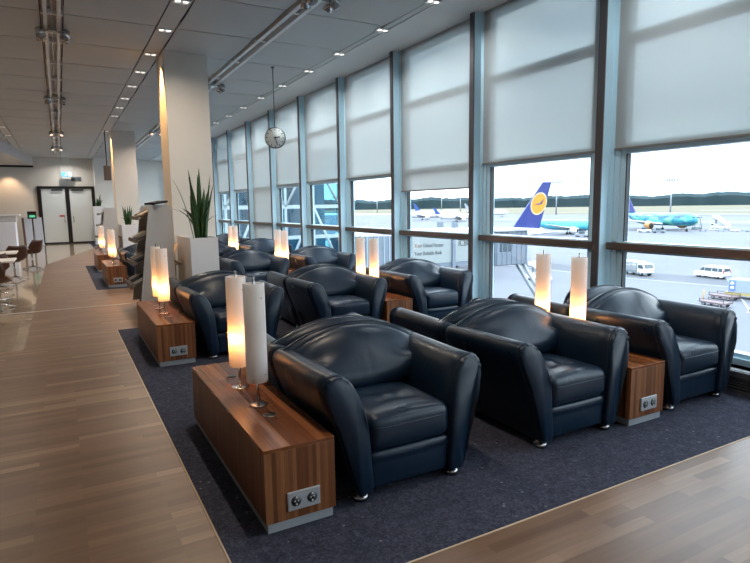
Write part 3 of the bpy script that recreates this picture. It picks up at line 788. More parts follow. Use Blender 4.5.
# ------------------------------------------------------------------ far left: counter, screens, cafe tables, chairs
ct = empty('counter', (-2.0, 25.6, 0), 0, 'white reception counter at the far left', 'counter')
MB().box(-.9, .50, 0, .9, .10, 1.16, bev=.02).build('body', 'white_blue', ct); MB().box(-.8, .44, .05, .85, 0, .10).build('plinth', 'plinth', ct)
MB().box(-.92, .53, .20, .92, 1.16, 1.40, bev=.01).build('raised_shelf', 'white_grey', ct); MB().box(-.95, .66, .14, .95, 1.40, 1.46, bev=.01).build('counter_top', 'white', ct)
for i, (x, nm) in enumerate(((-1.20, 'left'), (-.86, 'right'))):
    pt = empty('partition', (x, 29.6 + i * .5, 0), 0, 'pale standing partition with a dark edge, %s' % ('next to the counter' if i == 0 else 'next to the double door'), 'partition', 'standing partitions')
    MB().prism([(-.17, 0), (.16, 0), (.13, 1.28), (-.20, 1.28)], 1, -.02, .02).build('panel', 'white_blue', pt)
    MB().prism([(-.26, 0), (-.17, 0), (-.20, 1.28), (-.29, 1.28)], 1, -.03, .05).build('edge', 'marker', pt)
    MB().box(-.28, .18, -.16, .16, 0, .03).build('base', 'plinth', pt)
mo = empty('monitor', (-1.06, 29.1, 0), 0, 'small dark monitor with a green screen by the standing partitions', 'monitor')
MB().box(-.17, .17, -.02, .03, 1.24, 1.56, bev=.008).build('housing', 'black', mo); MB().box(-.10, .12, -.026, -.02, 1.30, 1.40).build('screen', 'screen_green', mo)
MB().cyl((0, .01, .02), (0, .01, 1.26), .02, n=10).lathe([(.13, 0), (.13, .015), (.02, .03)], (0, 0, 0), 20).build('stand', 'black', mo)

def cafe_table(loc, label):
    root = empty('cafe_table', loc, 0, label, 'table', 'white cafe tables')
    MB().box(-.38, .38, -.38, .38, .715, .745, bev=.006).build('tabletop', 'white', root)
    MB().cyl((0, 0, .03), (0, 0, .715), .03, n=12).build('stem', 'chrome', root)
    for k in range(4):
        a = PI / 4 + k * PI / 2; MB().tube([(0, 0, .05), (.2 * math.cos(a), .2 * math.sin(a), .035), (.36 * math.cos(a), .36 * math.sin(a), .015)], .014, 8).build('foot', 'chrome', root)
    return root
cafe_table((-1.21, 13.95, 0), 'square white cafe table with chrome stem, farther one at the left edge')
cafe_table((-1.12, 11.75, 0), 'square white cafe table with chrome stem, nearer one at the left edge')
def cafe_chair():
    root = empty('cafe_chair', (0, 0, 0), 0, 'x', 'chair', 'brown swivel cafe chairs')
    NU, NV = 13, 16; top = []; bot = []
    for j in range(NV + 1):
        t = j / NV
        if t < .55:
            q = t / .55; cy = -.24 + .42 * q; cz = .455 - .03 * math.sin(q * PI) + .008 * (1 - q)
        else:
            q = (t - .55) / .45; cy = .18 + .10 * q; cz = .455 + .34 * q ** .9
        hw = .25 * (1 - .25 * abs(2 * t - 1) ** 3)
        side = .10 * math.sin(min(1, t * 1.1) * PI) + .02
        row = []; row2 = []
        for i in range(NU):
            u = -1 + 2 * i / (NU - 1)
            x = hw * u; z = cz + side * abs(u) ** 2.4; yy = cy - (.08 * u * u if t > .5 else 0)
            row.append((x, yy, z)); row2.append((x * .97, yy + (.016 if t > .55 else 0), z - .016))
        top.append(row); bot.append(row2)
    rings = [top[j] + bot[j][::-1] for j in range(NV + 1)]
    MB().loft(rings).build('shell', 'brown_shell', root)
    MB().cyl((0, 0, .06), (0, 0, .43), .022, n=12).build('stem', 'chrome', root)
    MB().box(-.09, .09, -.09, .09, .415, .43).build('seat_plate', 'chrome', root)
    for k in range(4):
        a = k * PI / 2; MB().tube([(0, 0, .09), (.16 * math.cos(a), .16 * math.sin(a), .05), (.30 * math.cos(a), .30 * math.sin(a), .012)], .013, 8).build('leg', 'chrome', root)
    return root
cc = cafe_chair()
for i, (x, y, rz, lab) in enumerate(((-.74, 18.0, -2.2, 'brown shell swivel chair with chrome legs, farthest one by the tile edge'), (-1.0, 15.4, -2.6, 'brown shell swivel chair between the two white cafe tables'), (-1.16, 12.65, -2.9, 'brown shell swivel chair behind the nearer white cafe table'), (-1.02, 10.9, .5, 'brown shell swivel chair nearest the camera at the left edge'))):
    place(cc, i > 0, (x, y, 0), rz, lab)

# ------------------------------------------------------------------ OUTDOORS
Z = -10.4
struct(MB().box(5.3, 700, -150, 700, Z - .5, Z).build('ground', 'apron'), 'pale concrete airport apron')
b = MB()
def quad(b, pts, z, mi=0): b.add([(x, y, z) for x, y in pts], [tuple(range(len(pts)))], mi)
quad(b, [(74, 150), (83, 150), (86.5, 66), (94, 30), (100, -40), (92, -40), (84.5, 32), (78, 62)], Z + .02)
quad(b, [(250, 400), (262, 400), (330, -80), (318, -80)], Z + .02)
quad(b, [(410, 480), (455, 480), (560, -60), (515, -60)], Z + .02)
struct(b.build('road', 'road'), 'darker service road across the apron')
b = MB()
quad(b, [(73.5, 150), (74, 150), (78, 62), (84.5, 32), (84, 32), (77.5, 62)], Z + .03)
quad(b, [(60, 30), (90, 50), (90, 50.3), (60, 30.3)], Z + .03); quad(b, [(64, 33), (140, 60), (140, 60.4), (64, 33.4)], Z + .03)
quad(b, [(110, 120), (180, 20), (180.5, 20), (110.5, 120)], Z + .03); quad(b, [(60, 120), (150, 128), (150, 128.5), (60, 120.5)], Z + .03)
quad(b, [(300, 400), (370, -60), (378, -60), (308, 400)], Z + .03); quad(b, [(480, 480), (630, -60), (650, -60), (495, 480)], Z + .03)
struct(b.build('road_marking', 'paint'))
struct(MB().prism([(470, 700), (500, 380), (590, 300), (700, -60), (1500, -600), (3200, -300), (3200, 2200), (1800, 3600), (300, 3600)], 2, Z - .6, Z + .25).build('field', 'field'), 'dry grass field beyond the apron')
b = MB()
quad(b, [(690, 420), (760, 350), (930, -60), (965, -60), (800, 360), (720, 440)], Z + .35)
struct(b.build('runway', 'runway'), 'grey runway strip in the field')
def forest(R0, R1, h, mname, name, seed, lab, a0=0, a1=92, base=Z):
    random.seed(seed); b = MB(); N = 420; rings = []
    for i in range(N + 1):
        a = math.radians(a0 + (a1 - a0) * i / N); hh = h * (1 + .10 * math.sin(i * .11 + seed) + .06 * math.sin(i * .37) + random.uniform(-.05, .05))
        d = (math.sin(a), math.cos(a)); rings.append([(d[0] * r, d[1] * r, z) for r, z in ((R0, base - 2), (R0 + 3, base + hh * .75), (R0 + 20, base + hh), (R0 + 120, base + hh * random.uniform(.95, 1.1)), (R1, base + hh * 1.02), (R1, base - 2))])
    o = b.loft(rings, 0, True, False).build(name, mname); tag(o, lab, 'forest', kind='stuff'); return o
forest(1850, 2100, 32, 'forest', 'forest', 3, 'dark green belt of trees along the horizon')
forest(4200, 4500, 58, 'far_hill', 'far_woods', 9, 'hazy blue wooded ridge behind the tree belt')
struct(MB().prism([(-200, 900), (470, 700), (500, 380), (0, 330)], 2, Z - .6, Z + .05).prism([(5.3, 330), (500, 380), (470, 700), (5.3, 700)], 2, Z - .6, Z).build('ground_far', 'apron'))

def airplane(name, loc, heading, L, r, fus, tail, label, eng='plane_white', wing='plane_white', engines=True, rim=None, finh=None, logo=None):
    root = empty(name, (loc[0], loc[1], Z), math.atan2(heading[1], heading[0]), label, 'aircraft', 'parked aircraft')
    zc = r * 1.6 + .4
    ring = lambda x, rr, z: [(x, rr * math.cos(t * PI / 10), z + rr * math.sin(t * PI / 10)) for t in range(20)]
    st = [(.5, .02, -.12), (.49, .25, -.1), (.47, .55, -.05), (.44, .82, 0), (.40, .96, 0), (.36, 1, 0), (.0, 1, 0), (-.20, 1, 0), (-.30, .88, .1), (-.38, .66, .28), (-.45, .38, .5), (-.5, .10, .66)]
    f = MB().loft([ring(a * L, k * r, zc + dz * r) for a, k, dz in st]).build('fuselage', fus, root)
    b = MB()
    for s in (-1, 1):
        for i in range(14): 
            x = (.34 - i * .045) * L
            b.box(x - .012 * L, x + .012 * L, s * r * .93 - .06, s * r * .93 + .06, zc + r * .30, zc + r * .42)
    b.build('window_row', 'van_glass', f)
    MB().box(.455 * L, .475 * L, -r * .45, r * .45, zc + r * .28, zc + r * .46).build('windscreen', 'van_glass', f)
    for s in (-1, 1):
        rt = [[(.12 * L, s * r * .8, zc - r * .55), (-.08 * L, s * r * .8, zc - r * .5), (-.08 * L, s * r * .8, zc - r * .75), (.12 * L, s * r * .8, zc - r * .8)], [(-.10 * L, s * L * .46, zc + r * .35), (-.145 * L, s * L * .46, zc + r * .35), (-.145 * L, s * L * .46, zc + r * .28), (-.10 * L, s * L * .46, zc + r * .28)]]
        w = MB().loft(rt, 0, True, False).build('wing', wing, root)
        rt = [[(-.40 * L, s * r * .35, zc + r * .5), (-.475 * L, s * r * .35, zc + r * .5), (-.475 * L, s * r * .35, zc + r * .4), (-.40 * L, s * r * .35, zc + r * .4)], [(-.475 * L, s * L * .17, zc + r * .75), (-.51 * L, s * L * .17, zc + r * .75), (-.51 * L, s * L * .17, zc + r * .70), (-.475 * L, s * L * .17, zc + r * .70)]]
        MB().loft(rt, 0, True, False).build('tailplane', wing, root)
        if engines:
            ey = s * L * .16; ex0 = .13 * L; ez = zc - r * .95
            prof = [(.75, 0), (.92, -.1), (1., -.5), (.95, -1.2), (.6, -2.0)]
            e = MB().loft([[(ex0 + xx * r * .75, ey + k * r * .56 * math.cos(t * PI / 8), ez + k * r * .56 * math.sin(t * PI / 8)) for t in range(16)] for k, xx in prof]).build('engine', eng, root)
            MB().cyl((ex0 + .02, ey, ez), (ex0 + .10, ey, ez), r * .40, n=16).build('intake', 'tyre', e)
            MB().box(ex0 - r * 1.2, ex0 - r * .3, ey - .1, ey + .1, ez + r * .4, zc - r * .2).build('pylon', wing, e)
    fh = finh or r * 2.9; z0 = zc + r * .75
    lo = [(-.355 * L, z0), (-.375 * L, z0 + .3)]
    fin = [(-.345 * L, z0), (-.475 * L, z0), (-.528 * L, z0 + fh), (-.488 * L, z0 + fh)]
    tf = MB().prism(fin, 1, -.18, .18).build('tail_fin', tail, root)
    if logo:
        cx = -.470 * L; cz = z0 + fh * .55; rr = fh * .225; ax = .60 * L / 40 / (L / 40) if False else 1.
        for s in (-1, 1):
            disc = lambda k, y0, y1: [[(cx + k * rr * .74 * math.cos(t * PI / 16) - .18 * k * rr * math.sin(t * PI / 16), y, cz + k * rr * math.sin(t * PI / 16)) for t in range(32)] for y in (y0, y1)]
            if logo == 'crane':
                MB().loft(disc(1.0, s * .18, s * .20), 0, True, False).build('emblem', 'orange', tf)
                MB().loft([[(cx + k * rr * .74 * math.cos(t * PI / 16) - .18 * k * rr * math.sin(t * PI / 16), s * y, cz + k * rr * math.sin(t * PI / 16)) for t in range(33)] for k, y in ((.93, .20), (1.06, .20), (1.06, .22), (.93, .22))], 0, False, False).build('emblem_ring', 'tail_rim', tf)
                bird = [(-.75, -.12), (-.25, .02), (.05, -.02), (.35, .18), (.85, .62), (.55, .1), (.62, -.02), (.35, -.02), (.12, -.18), (-.2, -.12)]
                sg = 1 if s < 0 else 1
                MB().prism([(cx - u * rr * .6, cz + v * rr * .75) for u, v in bird], 1, s * .20, s * .225).build('emblem_bird', 'navy_tail', tf)
            else:
                MB().prism([(-.452 * L, z0 + fh * .36), (-.502 * L, z0 + fh * .36), (-.505 * L, z0 + fh * .58), (-.492 * L, z0 + fh * .64), (-.468 * L, z0 + fh * .58)], 1, s * .18, s * .21).build('emblem', 'red_orange', tf)
    for x in (.37 * L, -.02 * L):
        for s in ((0,) if x > 0 else (-1, 1)):
            g = MB().cyl((x, s * r * 1.0, .4), (x, s * r * .9, zc - r * .8), .13, n=8).build('landing_gear', 'galv', root)
            MB().cyl((x, s * r - .35, .45), (x, s * r + .35, .45), .45, n=14).build('wheel', 'tyre', g)
    return root
airplane('passenger_jet', (63.6, 90.8), (-.932, .362), 44., 2.75, 'plane_white', 'navy_tail', 'white airliner with a navy tail bearing an orange crane disc, behind the boarding bridge', finh=9.3, logo='crane')
airplane('passenger_jet', (226.2, 156.3), (-.35, -.94), 48., 2.7, 'aurora', 'navy_tail', 'airliner painted in blue and green swirls with an orange engine', eng='engine_orange', finh=8.6, logo='flame')
airplane('passenger_jet', (174, 157.5), (.42, -.9), 32., 1.95, 'cyan', 'cyan', 'white and cyan airliner right of the navy tail, nose to the right', finh=4.4)
airplane('passenger_jet', (262, 392), (.80, -.6), 40., 2.4, 'plane_white', 'blue_tail', 'white airliner with a blue tail seen far off in the fourth window bay', finh=7)
airplane('passenger_jet', (320, 455), (.85, -.5), 44., 2.5, 'plane_white', 'blue_tail', 'distant white airliner with a blue tail above the bank advertisement', finh=7.5)
airplane('passenger_jet', (352, 420), (.85, -.5), 40., 2.4, 'plane_white', 'plane_grey', 'distant white airliner with a grey tail, right of the blue-tailed one', finh=7.)
airplane('passenger_jet', (250, 330), (.9, -.4), 34., 2.0, 'plane_white', 'blue_tail', 'small white airliner standing behind the boarding bridge and the navy tail', finh=5.)

def lightmast(x, y, h, label):
    root = empty('light_mast', (x, y, Z), 0, label, 'light mast', 'apron floodlight masts')
    MB().cyl((0, 0, 0), (0, 0, h), .8, .5, n=10).build('mast', 'galv', root)
    b = MB().box(-5.2, 5.2, -.9, .9, h, h + .6)
    b.build('platform', 'galv', root)
    for i in range(5): MB().box(-5 + i * 2.2, -3.6 + i * 2.2, -1.4, -.6, h + .6, h + 2.2).build('floodlight', 'bridge_dark', root)
    root.rotation_euler = (0, 0, -math.atan2(x, y)); return root
for x, y, h, lab in ((532.1, 355.6, 32.2, 'tall floodlight mast behind the swirl-painted airliner'), (464.3, 440.5, 33.3, 'tall floodlight mast right of the navy aircraft tail'), (581.6, 813.5, 31., 'floodlight mast above the bank advertisement, left of two'), (607.6, 794.2, 30.6, 'floodlight mast above the bank advertisement, right of two'), (486.9, 873.4, 27., 'distant floodlight mast in the fourth window bay'), (421.8, 906.7, 26., 'distant floodlight mast in the fifth window bay')):
    lightmast(x, y, h, lab)

def wheels(root, pts, r=.33, w=.22):
    for x, y in pts:
        o = MB().cyl((x, y - w / 2, r), (x, y + w / 2, r), r, n=16).build('wheel', 'tyre', root)
        MB().cyl((x, y - w / 2 - .01, r), (x, y + w / 2 + .01, r), r * .5, n=12).build('hub', 'galv', o)
def van(loc, heading, label):
    root = empty('van', (*loc, Z), math.atan2(heading[1], heading[0]), label, 'van')
    side = [(2.45, .35), (2.45, .75), (2.30, .98), (1.62, 1.10), (.95, 1.84), (.6, 1.93), (-2.2, 1.93), (-2.42, 1.75), (-2.48, .9), (-2.45, .35)]
    sec = lambda k, zz: None
    rings = []
    for y, k in ((-.95, .97), (-.90, 1.), (.90, 1.), (.95, .97)):
        rings.append([(x * k, y * (1 if z < 1.1 else .90), z if z < 1.9 else z * (1 if abs(y) < .93 else .985)) for x, z in side])
    MB().loft(rings, 0, True, False).build('body', 'plane_white', root)
    for s in (-1, 1):
        for a0, a1, b0, b1 in ((1.45, .62, 1.02, .62), (.52, -.55, .52, -.55), (-.65, -1.55, -.65, -1.55), (-1.65, -2.3, -1.65, -2.25)):
            MB().loft([[(a0, s * .935, 1.15), (a1, s * .935, 1.15), (b1, s * .865, 1.68), (b0, s * .865, 1.68)], [(a0, s * .90, 1.15), (a1, s * .90, 1.15), (b1, s * .83, 1.68), (b0, s * .83, 1.68)]], 0, True, False).build('window', 'van_glass', root)
        MB().box(-2.50, -2.40, s * .80 - .1, s * .80 + .1, .9, 1.4).build('tail_lamp', 'red_lamp', root)
        MB().box(2.30, 2.46, s * .7 - .15, s * .7 + .15, .68, .85).build('headlamp', 'frost', root)
    MB().loft([[(1.60, -.75, 1.16), (1.60, .75, 1.16), (1.03, .72, 1.74), (1.03, -.72, 1.74)], [(1.66, -.75, 1.16), (1.66, .75, 1.16), (1.09, .72, 1.74), (1.09, -.72, 1.74)]], 0, True, False).build('windscreen', 'van_glass', root)
    MB().box(-2.47, -2.42, -.68, .68, 1.18, 1.68).build('rear_window', 'van_glass', root)
    MB().box(-2.52, -2.3, -.9, .9, .35, .55).box(2.3, 2.5, -.9, .9, .33, .55).build('bumper', 'bridge_dark', root)
    wheels(root, [(1.55, -.82), (1.55, .82), (-1.45, -.82), (-1.45, .82)])
van((89.2, 52.1), (.07, 1.), 'white passenger van driving on the apron road')
def truck(loc, heading, label):
    root = empty('service_truck', (*loc, Z), math.atan2(heading[1], heading[0]), label, 'truck')
    MB().box(-2.6, 2.5, -.95, .95, .45, .80).build('chassis', 'bridge_dark', root)
    MB().prism([(1.0, .6), (2.55, .6), (2.55, 1.25), (2.25, 2.05), (1.0, 2.05)], 1, -.98, .98).build('cab', 'plane_white', root)
    for s in (-1, 1): MB().prism([(1.15, 1.25), (2.35, 1.25), (2.1, 1.85), (1.15, 1.85)], 1, s * .98, s * 1.0).build('window', 'van_glass', root)
    MB().loft([[(2.56, -.85, 1.3), (2.56, .85, 1.3), (2.31, .85, 1.95), (2.31, -.85, 1.95)], [(2.50, -.85, 1.3), (2.50, .85, 1.3), (2.25, .85, 1.95), (2.25, -.85, 1.95)]], 0, True, False).build('windscreen', 'van_glass', root)
    MB().box(-2.65, .85, -1.0, 1.0, .80, 1.55, bev=.03).build('load_bed', 'plane_grey', root)
    for x in (-2.6, -1.2, .7): 
        for s in (-1, 1): MB().box(x, x + .1, s * .95 - .05, s * .95 + .05, 1.55, 2.2).build('post', 'galv', root)
    MB().box(-2.65, .85, -1.0, 1.0, 2.2, 2.28).build('canopy', 'plane_white', root)
    wheels(root, [(1.7, -.85), (1.7, .85), (-1.7, -.85), (-1.7, .85)], .42)
truck((83.4, 61.0), (-.2, -1.), 'white service truck with a roofed bed, just right of the mullion, left of the van')
def stair_truck(loc, heading, label, s=1., rev=False):
    root = empty('stair_truck', (*loc, Z), math.atan2(heading[1], heading[0]), label, 'stair truck', 'mobile boarding stairs'); root.scale = (s, s, s)
    MB().box(-3.2, 3.4, -1., 1., .45, 1.0, bev=.05).build('chassis', 'plane_white', root)
    MB().prism([(2.0, .9), (3.4, .9), (3.4, 1.4), (3.1, 1.95), (2.0, 1.95)], 1, -.95, .95).build('cab', 'plane_white', root)
    for q in (-1, 1): MB().prism([(2.1, 1.3), (3.15, 1.3), (2.95, 1.8), (2.1, 1.8)], 1, q * .95, q * .97).build('window', 'van_glass', root)
    MB().prism([(-3.0, 1.0), (-2.4, 1.0), (2.0, 3.6), (2.9, 3.6), (2.9, 3.8), (1.9, 3.8)], 1, -.75, .75).build('stair_flight', 'galv', root)
    for q in (-1, 1): MB().prism([(-3.0, 1.1), (-2.9, 2.0), (1.9, 4.8), (2.9, 4.8), (2.9, 3.8), (1.9, 3.8)], 1, q * .78, q * .82).build('balustrade', 'plane_white', root)
    MB().box(1.9, 2.1, -.5, .5, 1.9, 3.6).build('support', 'galv', root)
    wheels(root, [(2.4, -.85), (2.4, .85), (-2.2, -.85), (-2.2, .85)], .4)
stair_truck((65.2, 65.0), (-.12, 1.), 'white low stair truck on the apron behind the two glowing lamps', .62)
stair_truck((246, 141.0), (.2, .98), 'white mobile boarding stairs right of the swirl-painted airliner', 1.25)
def cart(loc, heading, label, col, n=(3.2, 1.6), rail=True, name='baggage_cart'):
    root = empty(name, (*loc, Z), math.atan2(heading[1], heading[0]), label, 'cart', 'apron carts')
    MB().box(-n[0] / 2, n[0] / 2, -n[1] / 2, n[1] / 2, .38, .55).build('deck', col, root)
    b = MB()
    if rail:
        for x in (-n[0] / 2, n[0] / 2 - .08):
            for q in (-n[1] / 2, n[1] / 2 - .08): b.box(x, x + .08, q, q + .08, .55, .85)
        b.box(-n[0] / 2, n[0] / 2, -n[1] / 2, -n[1] / 2 + .06, .78, .85).box(-n[0] / 2, n[0] / 2, n[1] / 2 - .06, n[1] / 2, .78, .85)
        b.build('rail', col, root)
    MB().cyl((n[0] / 2, 0, .42), (n[0] / 2 + .9, 0, .36), .04, n=8).build('tow_bar', 'galv', root)
    wheels(root, [(n[0] / 2 - .5, -n[1] / 2 + .15), (n[0] / 2 - .5, n[1] / 2 - .15), (-n[0] / 2 + .5, -n[1] / 2 + .15), (-n[0] / 2 + .5, n[1] / 2 - .15)], .22, .14)
    return root
cart((65.2, 37.4), (.05, 1), 'empty rusty cargo dolly on the apron, nearer of two', 'dolly', (2.9, 1.7)); cart((70.6, 39.5), (.05, 1), 'empty rusty cargo dolly on the apron, farther of two', 'dolly', (2.9, 1.7))
cn = empty('container_trailer', (73.6, 37.6, Z), math.atan2(-1, .15), 'grey cargo container with a blue mark on a yellow trailer at the right edge', 'container')
MB().box(-2.6, 2.6, -1.1, 1.1, .75, 2.35, bev=.03).build('container', 'container', cn); MB().box(-2.9, 2.9, -1.15, 1.15, .45, .75).build('trailer_deck', 'yellow', cn)
MB().box(-2.45, -1.75, -1.13, -1.1, .95, 2.2).box(-2.45, -1.75, 1.1, 1.13, .95, 2.2).build('blue_mark', 'container_blue', cn)
b = MB()
for s in (-1, 1): b.cyl((-2.1, s * 1.13, 1.85), (-2.1, s * 1.15, 1.85), .22, n=16).cyl((-2.1, s * 1.13, 1.3), (-2.1, s * 1.15, 1.3), .22, n=16)
b.build('white_rings', 'plane_white', cn)
wheels(cn, [(-2, -.9), (-2, .9), (2, -.9), (2, .9)], .3, .2)
cone = empty('marker_post', (66.5, 39.6, Z), 0, 'slim orange marker post on the apron left of the dollies', 'post')
MB().cyl((0, 0, 0), (0, 0, 1.5), .06, n=8).build('pole', 'orange', cone); MB().cyl((0, 0, 0), (0, 0, .08), .25, n=12).build('base', 'tyre', cone)
random.seed(21)
carts = [(226.5, 136.8), (232.5, 136.3), (229.5, 131.4), (235.0, 130.5), (230.3, 126.6), (236.5, 126.0), (233.2, 122.5)]
for i, (x, y) in enumerate(carts):
    cart((x, y), (.5, -.85), 'baggage cart among those by the far boarding stairs, %s from the left' % ordn[i], ['galv', 'plane_white', 'container'][i % 3], (2.9, 1.6), True)
hl = empty('catering_lift', (238, 146.5, Z), .4, 'grey scissor lift frame in front of the nose of the swirl-painted airliner', 'lift')
MB().box(-3, 3, -1.5, 1.5, .5, 1.2).build('chassis', 'bridge_dark', hl); MB().box(-2.8, 2.8, -1.4, 1.4, 5.0, 5.5).build('platform', 'bridge_dark', hl)
for q in (-1.3, 1.3):
    MB().tube([(-2.6, q, 1.2), (2.6, q, 5.0)], .16, 6).build('scissor_arm', 'galv', hl); MB().tube([(2.6, q, 1.2), (-2.6, q, 5.0)], .16, 6).build('scissor_arm', 'galv', hl)
wheels(hl, [(-2, -1.4), (-2, 1.4), (2, -1.4), (2, 1.4)], .5, .3)
gv = [(204, 147, 'plane_white', 'low ground vehicle under the tail of the swirl-painted airliner'), (203, 140, 'bridge_dark', 'dark ground vehicle under the wing of the swirl-painted airliner'), (162, 141.3, 'plane_grey', 'small grey ground vehicle at the nose of the cyan airliner')]
for x, y, m, lab in gv:
    r = empty('tow_tractor', (x, y, Z), -1.2, lab, 'tractor', 'tow tractors'); MB().box(-2.4, 2.4, -1.1, 1.1, .4, 1.1, bev=.06).build('body', m, r); MB().box(-.9, .7, -.9, .9, 1.1, 1.9, bev=.06).build('cab', 'van_glass', r); wheels(r, [(-1.5, -1), (-1.5, 1), (1.5, -1), (1.5, 1)], .42, .3)

# boarding bridge with the advertisement
def bridge():
    root = empty('boarding_bridge', (0, 0, 0), 0, 'grey boarding bridge with a white bank advertisement on its side', 'boarding bridge')
    A = Vector((19.5, 40.5)); B = Vector((37.2, 45.25)); dv = (B - A); Ln = dv.length; dv /= Ln; nv = Vector((dv.y, -dv.x))   # nv points toward the terminal side
    def P(t, o, z): p = A + dv * t + nv * o; return Vector((p.x, p.y, z))
    zt = lambda t: -.75 - .55 * t / Ln - .0; hb = 2.75
    def seg(t0, t1, w, dh=0., name='tunnel', m='bridge'):
        return MB().loft([[P(t, -w, zt(t) - hb - dh), P(t, w, zt(t) - hb - dh), P(t, w, zt(t) + dh), P(t, -w, zt(t) + dh)] for t in (t0, t1)], 0, True, False).build(name, m, root)
    s1 = seg(0, Ln * .33, 1.55); s2 = seg(Ln * .32, Ln * 1.0, 1.75, .12)
    b = MB()
    for i in range(9):
        t = Ln * (.02 + .034 * i); b.loft([[P(q, 1.55, zt(q) - hb), P(q, 1.62, zt(q) - hb), P(q, 1.62, zt(q)), P(q, 1.55, zt(q))] for q in (t, t + .09)], 0, True, False)
    b.build('rib', 'truss', s1)
    # advert board fixed to the side
    t0, t1 = Ln * .33, Ln * .84
    ad = MB().loft([[P(t, 1.76, zt(t) - hb + .25), P(t, 1.80, zt(t) - hb + .25), P(t, 1.80, zt(t) - .1), P(t, 1.76, zt(t) - .1)] for t in (t0, t1)], 0, True, False).build('advert_board', 'bridge_white', root)
    ang = math.atan2(dv.y, dv.x)
    def text(s, t, z, size, m):
        cu = bpy.data.curves.new('lettering', 'FONT'); cu.body = s; cu.size = size; cu.extrude = .01; cu.materials.append(M[m])
        tmp = bpy.data.objects.new('tmp', cu); C.objects.link(tmp); bpy.context.view_layer.update(); me = bpy.data.meshes.new_from_object(tmp.evaluated_get(bpy.context.evaluated_depsgraph_get())); me.name = 'lettering'; bpy.data.objects.remove(tmp); bpy.data.curves.remove(cu); o = bpy.data.objects.new('lettering', me); C.objects.link(o); o.parent = ad; o.location = P(t, 1.815, z); o.rotation_euler = (PI / 2, math.atan2(-(zt(1) - zt(0)), 1) * 1, ang); return o
    text('Your Global Partner', Ln * .345, zt(Ln * .5) - .95, .47, 'text_grey'); text('Your Reliable Bank', Ln * .345, zt(Ln * .5) - 1.62, .47, 'text_grey')
    text('ICBC', Ln * .672, zt(Ln * .7) - 1.05, .85, 'text_dark')
    for t in (Ln * .618,): MB().loft([[P(q, 1.80, zt(q) - hb - .6), P(q, 1.98, zt(q) - hb - .6), P(q, 1.98, zt(q)), P(q, 1.80, zt(q))] for q in (t, t + .4)], 0, True, False).build('post', 'bridge', root)
    # cab
    c0 = Vector((36.9, 44.4)); 
    cb = MB().box(-2.0, 2.0, -2.4, 1.6, -4.35, -1.05, bev=.08).build('cab', 'bridge', root, (c0.x + 1.6, c0.y, 0))
    b = MB()
    for i in range(7): b.box(-2.06, -2.0, -2.3 + i * .62, -2.22 + i * .62, -4.3, -1.1)
    for i in range(7): b.box(-1.95 + i * .62, -1.89 + i * .62, -2.46, -2.4, -4.3, -1.1)
    b.build('rib', 'bridge_dark', cb)
    MB().box(-2.05, -1.99, -1.9, -.6, -3.0, -1.7).box(-1.6, -.2, -2.45, -2.39, -3.0, -1.6).build('cab_window', 'van_glass', cb)
    MB().box(-2.2, 2.2, -2.6, 1.8, -1.05, -.92).build('roof', 'galv', cb)
    for t in (Ln * .10, Ln * .72):
        lg = MB().cyl(P(t, .9, Z), P(t, .9, zt(t) - hb), .22, n=10).cyl(P(t, -.9, Z), P(t, -.9, zt(t) - hb), .22, n=10).build('support_leg', 'galv', root)
        MB().loft([[P(t + q, -1.6, Z + .9), P(t + q, 1.6, Z + .9), P(t + q, 1.6, Z + 1.3), P(t + q, -1.6, Z + 1.3)] for q in (-.3, .3)], 0, True, False).build('crossbeam', 'galv', lg)
        for q in (-1.2, 1.2): MB().cyl(P(t - .15, q, Z + .55), P(t + .15, q, Z + .55), .55, n=16).build('wheel', 'tyre', lg)
    MB().tube([(40.4, 42.6, -4.3), (43.5, 40.6, Z)], .18, 8).tube([(40.4, 43.6, -4.3), (43.5, 41.6, Z)], .18, 8).build('service_stair', 'galv', root)
bridge()
# glazed link building with steel truss, in front of the far window bays
lk = empty('link_bridge', (0, 0, 0), 0, 'glazed link bridge with white steel truss seen through the far window bays', 'link bridge')
y0 = 39.; x1 = 18.6
MB().box(5.4, x1, y0 + 3, y0 + 3.2, -3.2, 5.6).build('rear_wall', 'link_wall', lk)
MB().box(5.4, x1, y0, y0 + 3.2, -3.4, -3.1).build('floor_slab', 'truss', lk); MB().box(5.4, x1 + .2, y0 - .2, y0 + 3.4, 5.5, 5.8).build('roof_slab', 'truss', lk)
b = MB()
for zz in (-.6, 1.6, 3.4): b.box(5.4, x1, y0 - .12, y0 + .02, zz - .13, zz + .13)
b.build('chord', 'truss', lk)
b = MB(); xx = 5.6; k = 0
while xx < x1 - .2:
    b.tube([(xx, y0 - .05, 5.4 if k % 2 else 1.6), (min(xx + 2.15, x1), y0 - .05, 1.6 if k % 2 else 5.4)], .10, 6); b.tube([(xx, y0 - .05, 1.6 if k % 2 else -3.1), (min(xx + 2.15, x1), y0 - .05, -3.1 if k % 2 else 1.6)], .10, 6)
    b.box(xx - .09, xx + .09, y0 - .1, y0 + .05, -3.2, 5.6); xx += 2.15; k += 1
b.build('truss_member', 'truss', lk)
MB().box(x1 - .25, x1, y0 - .15, y0 + .1, -3.2, 5.6).build('end_post', 'truss', lk)
MB().box(5.5, x1, y0 + .06, y0 + .08, -3.1, 5.5).build('glazing', 'link_glass', lk)
for x in (8., 17.): MB().cyl((x, y0 + 1.5, Z), (x, y0 + 1.5, -3.4), .35, n=12).build('support_column', 'galv', lk)
for i, (x, y) in enumerate(((52, 73.1), (52, 69.3))):
    r = empty('apron_sign', (x, y, Z), -.65, 'dark square sign on a post behind the advertisement, %s of two' % ('left' if i == 0 else 'right'), 'sign', 'dark apron signs')
    MB().box(-.5, .5, -.06, .06, 8.5, 9.35).build('board', 'bridge_dark', r); MB().cyl((0, 0, 0), (0, 0, 8.5), .08, n=8).build('post', 'galv', r)

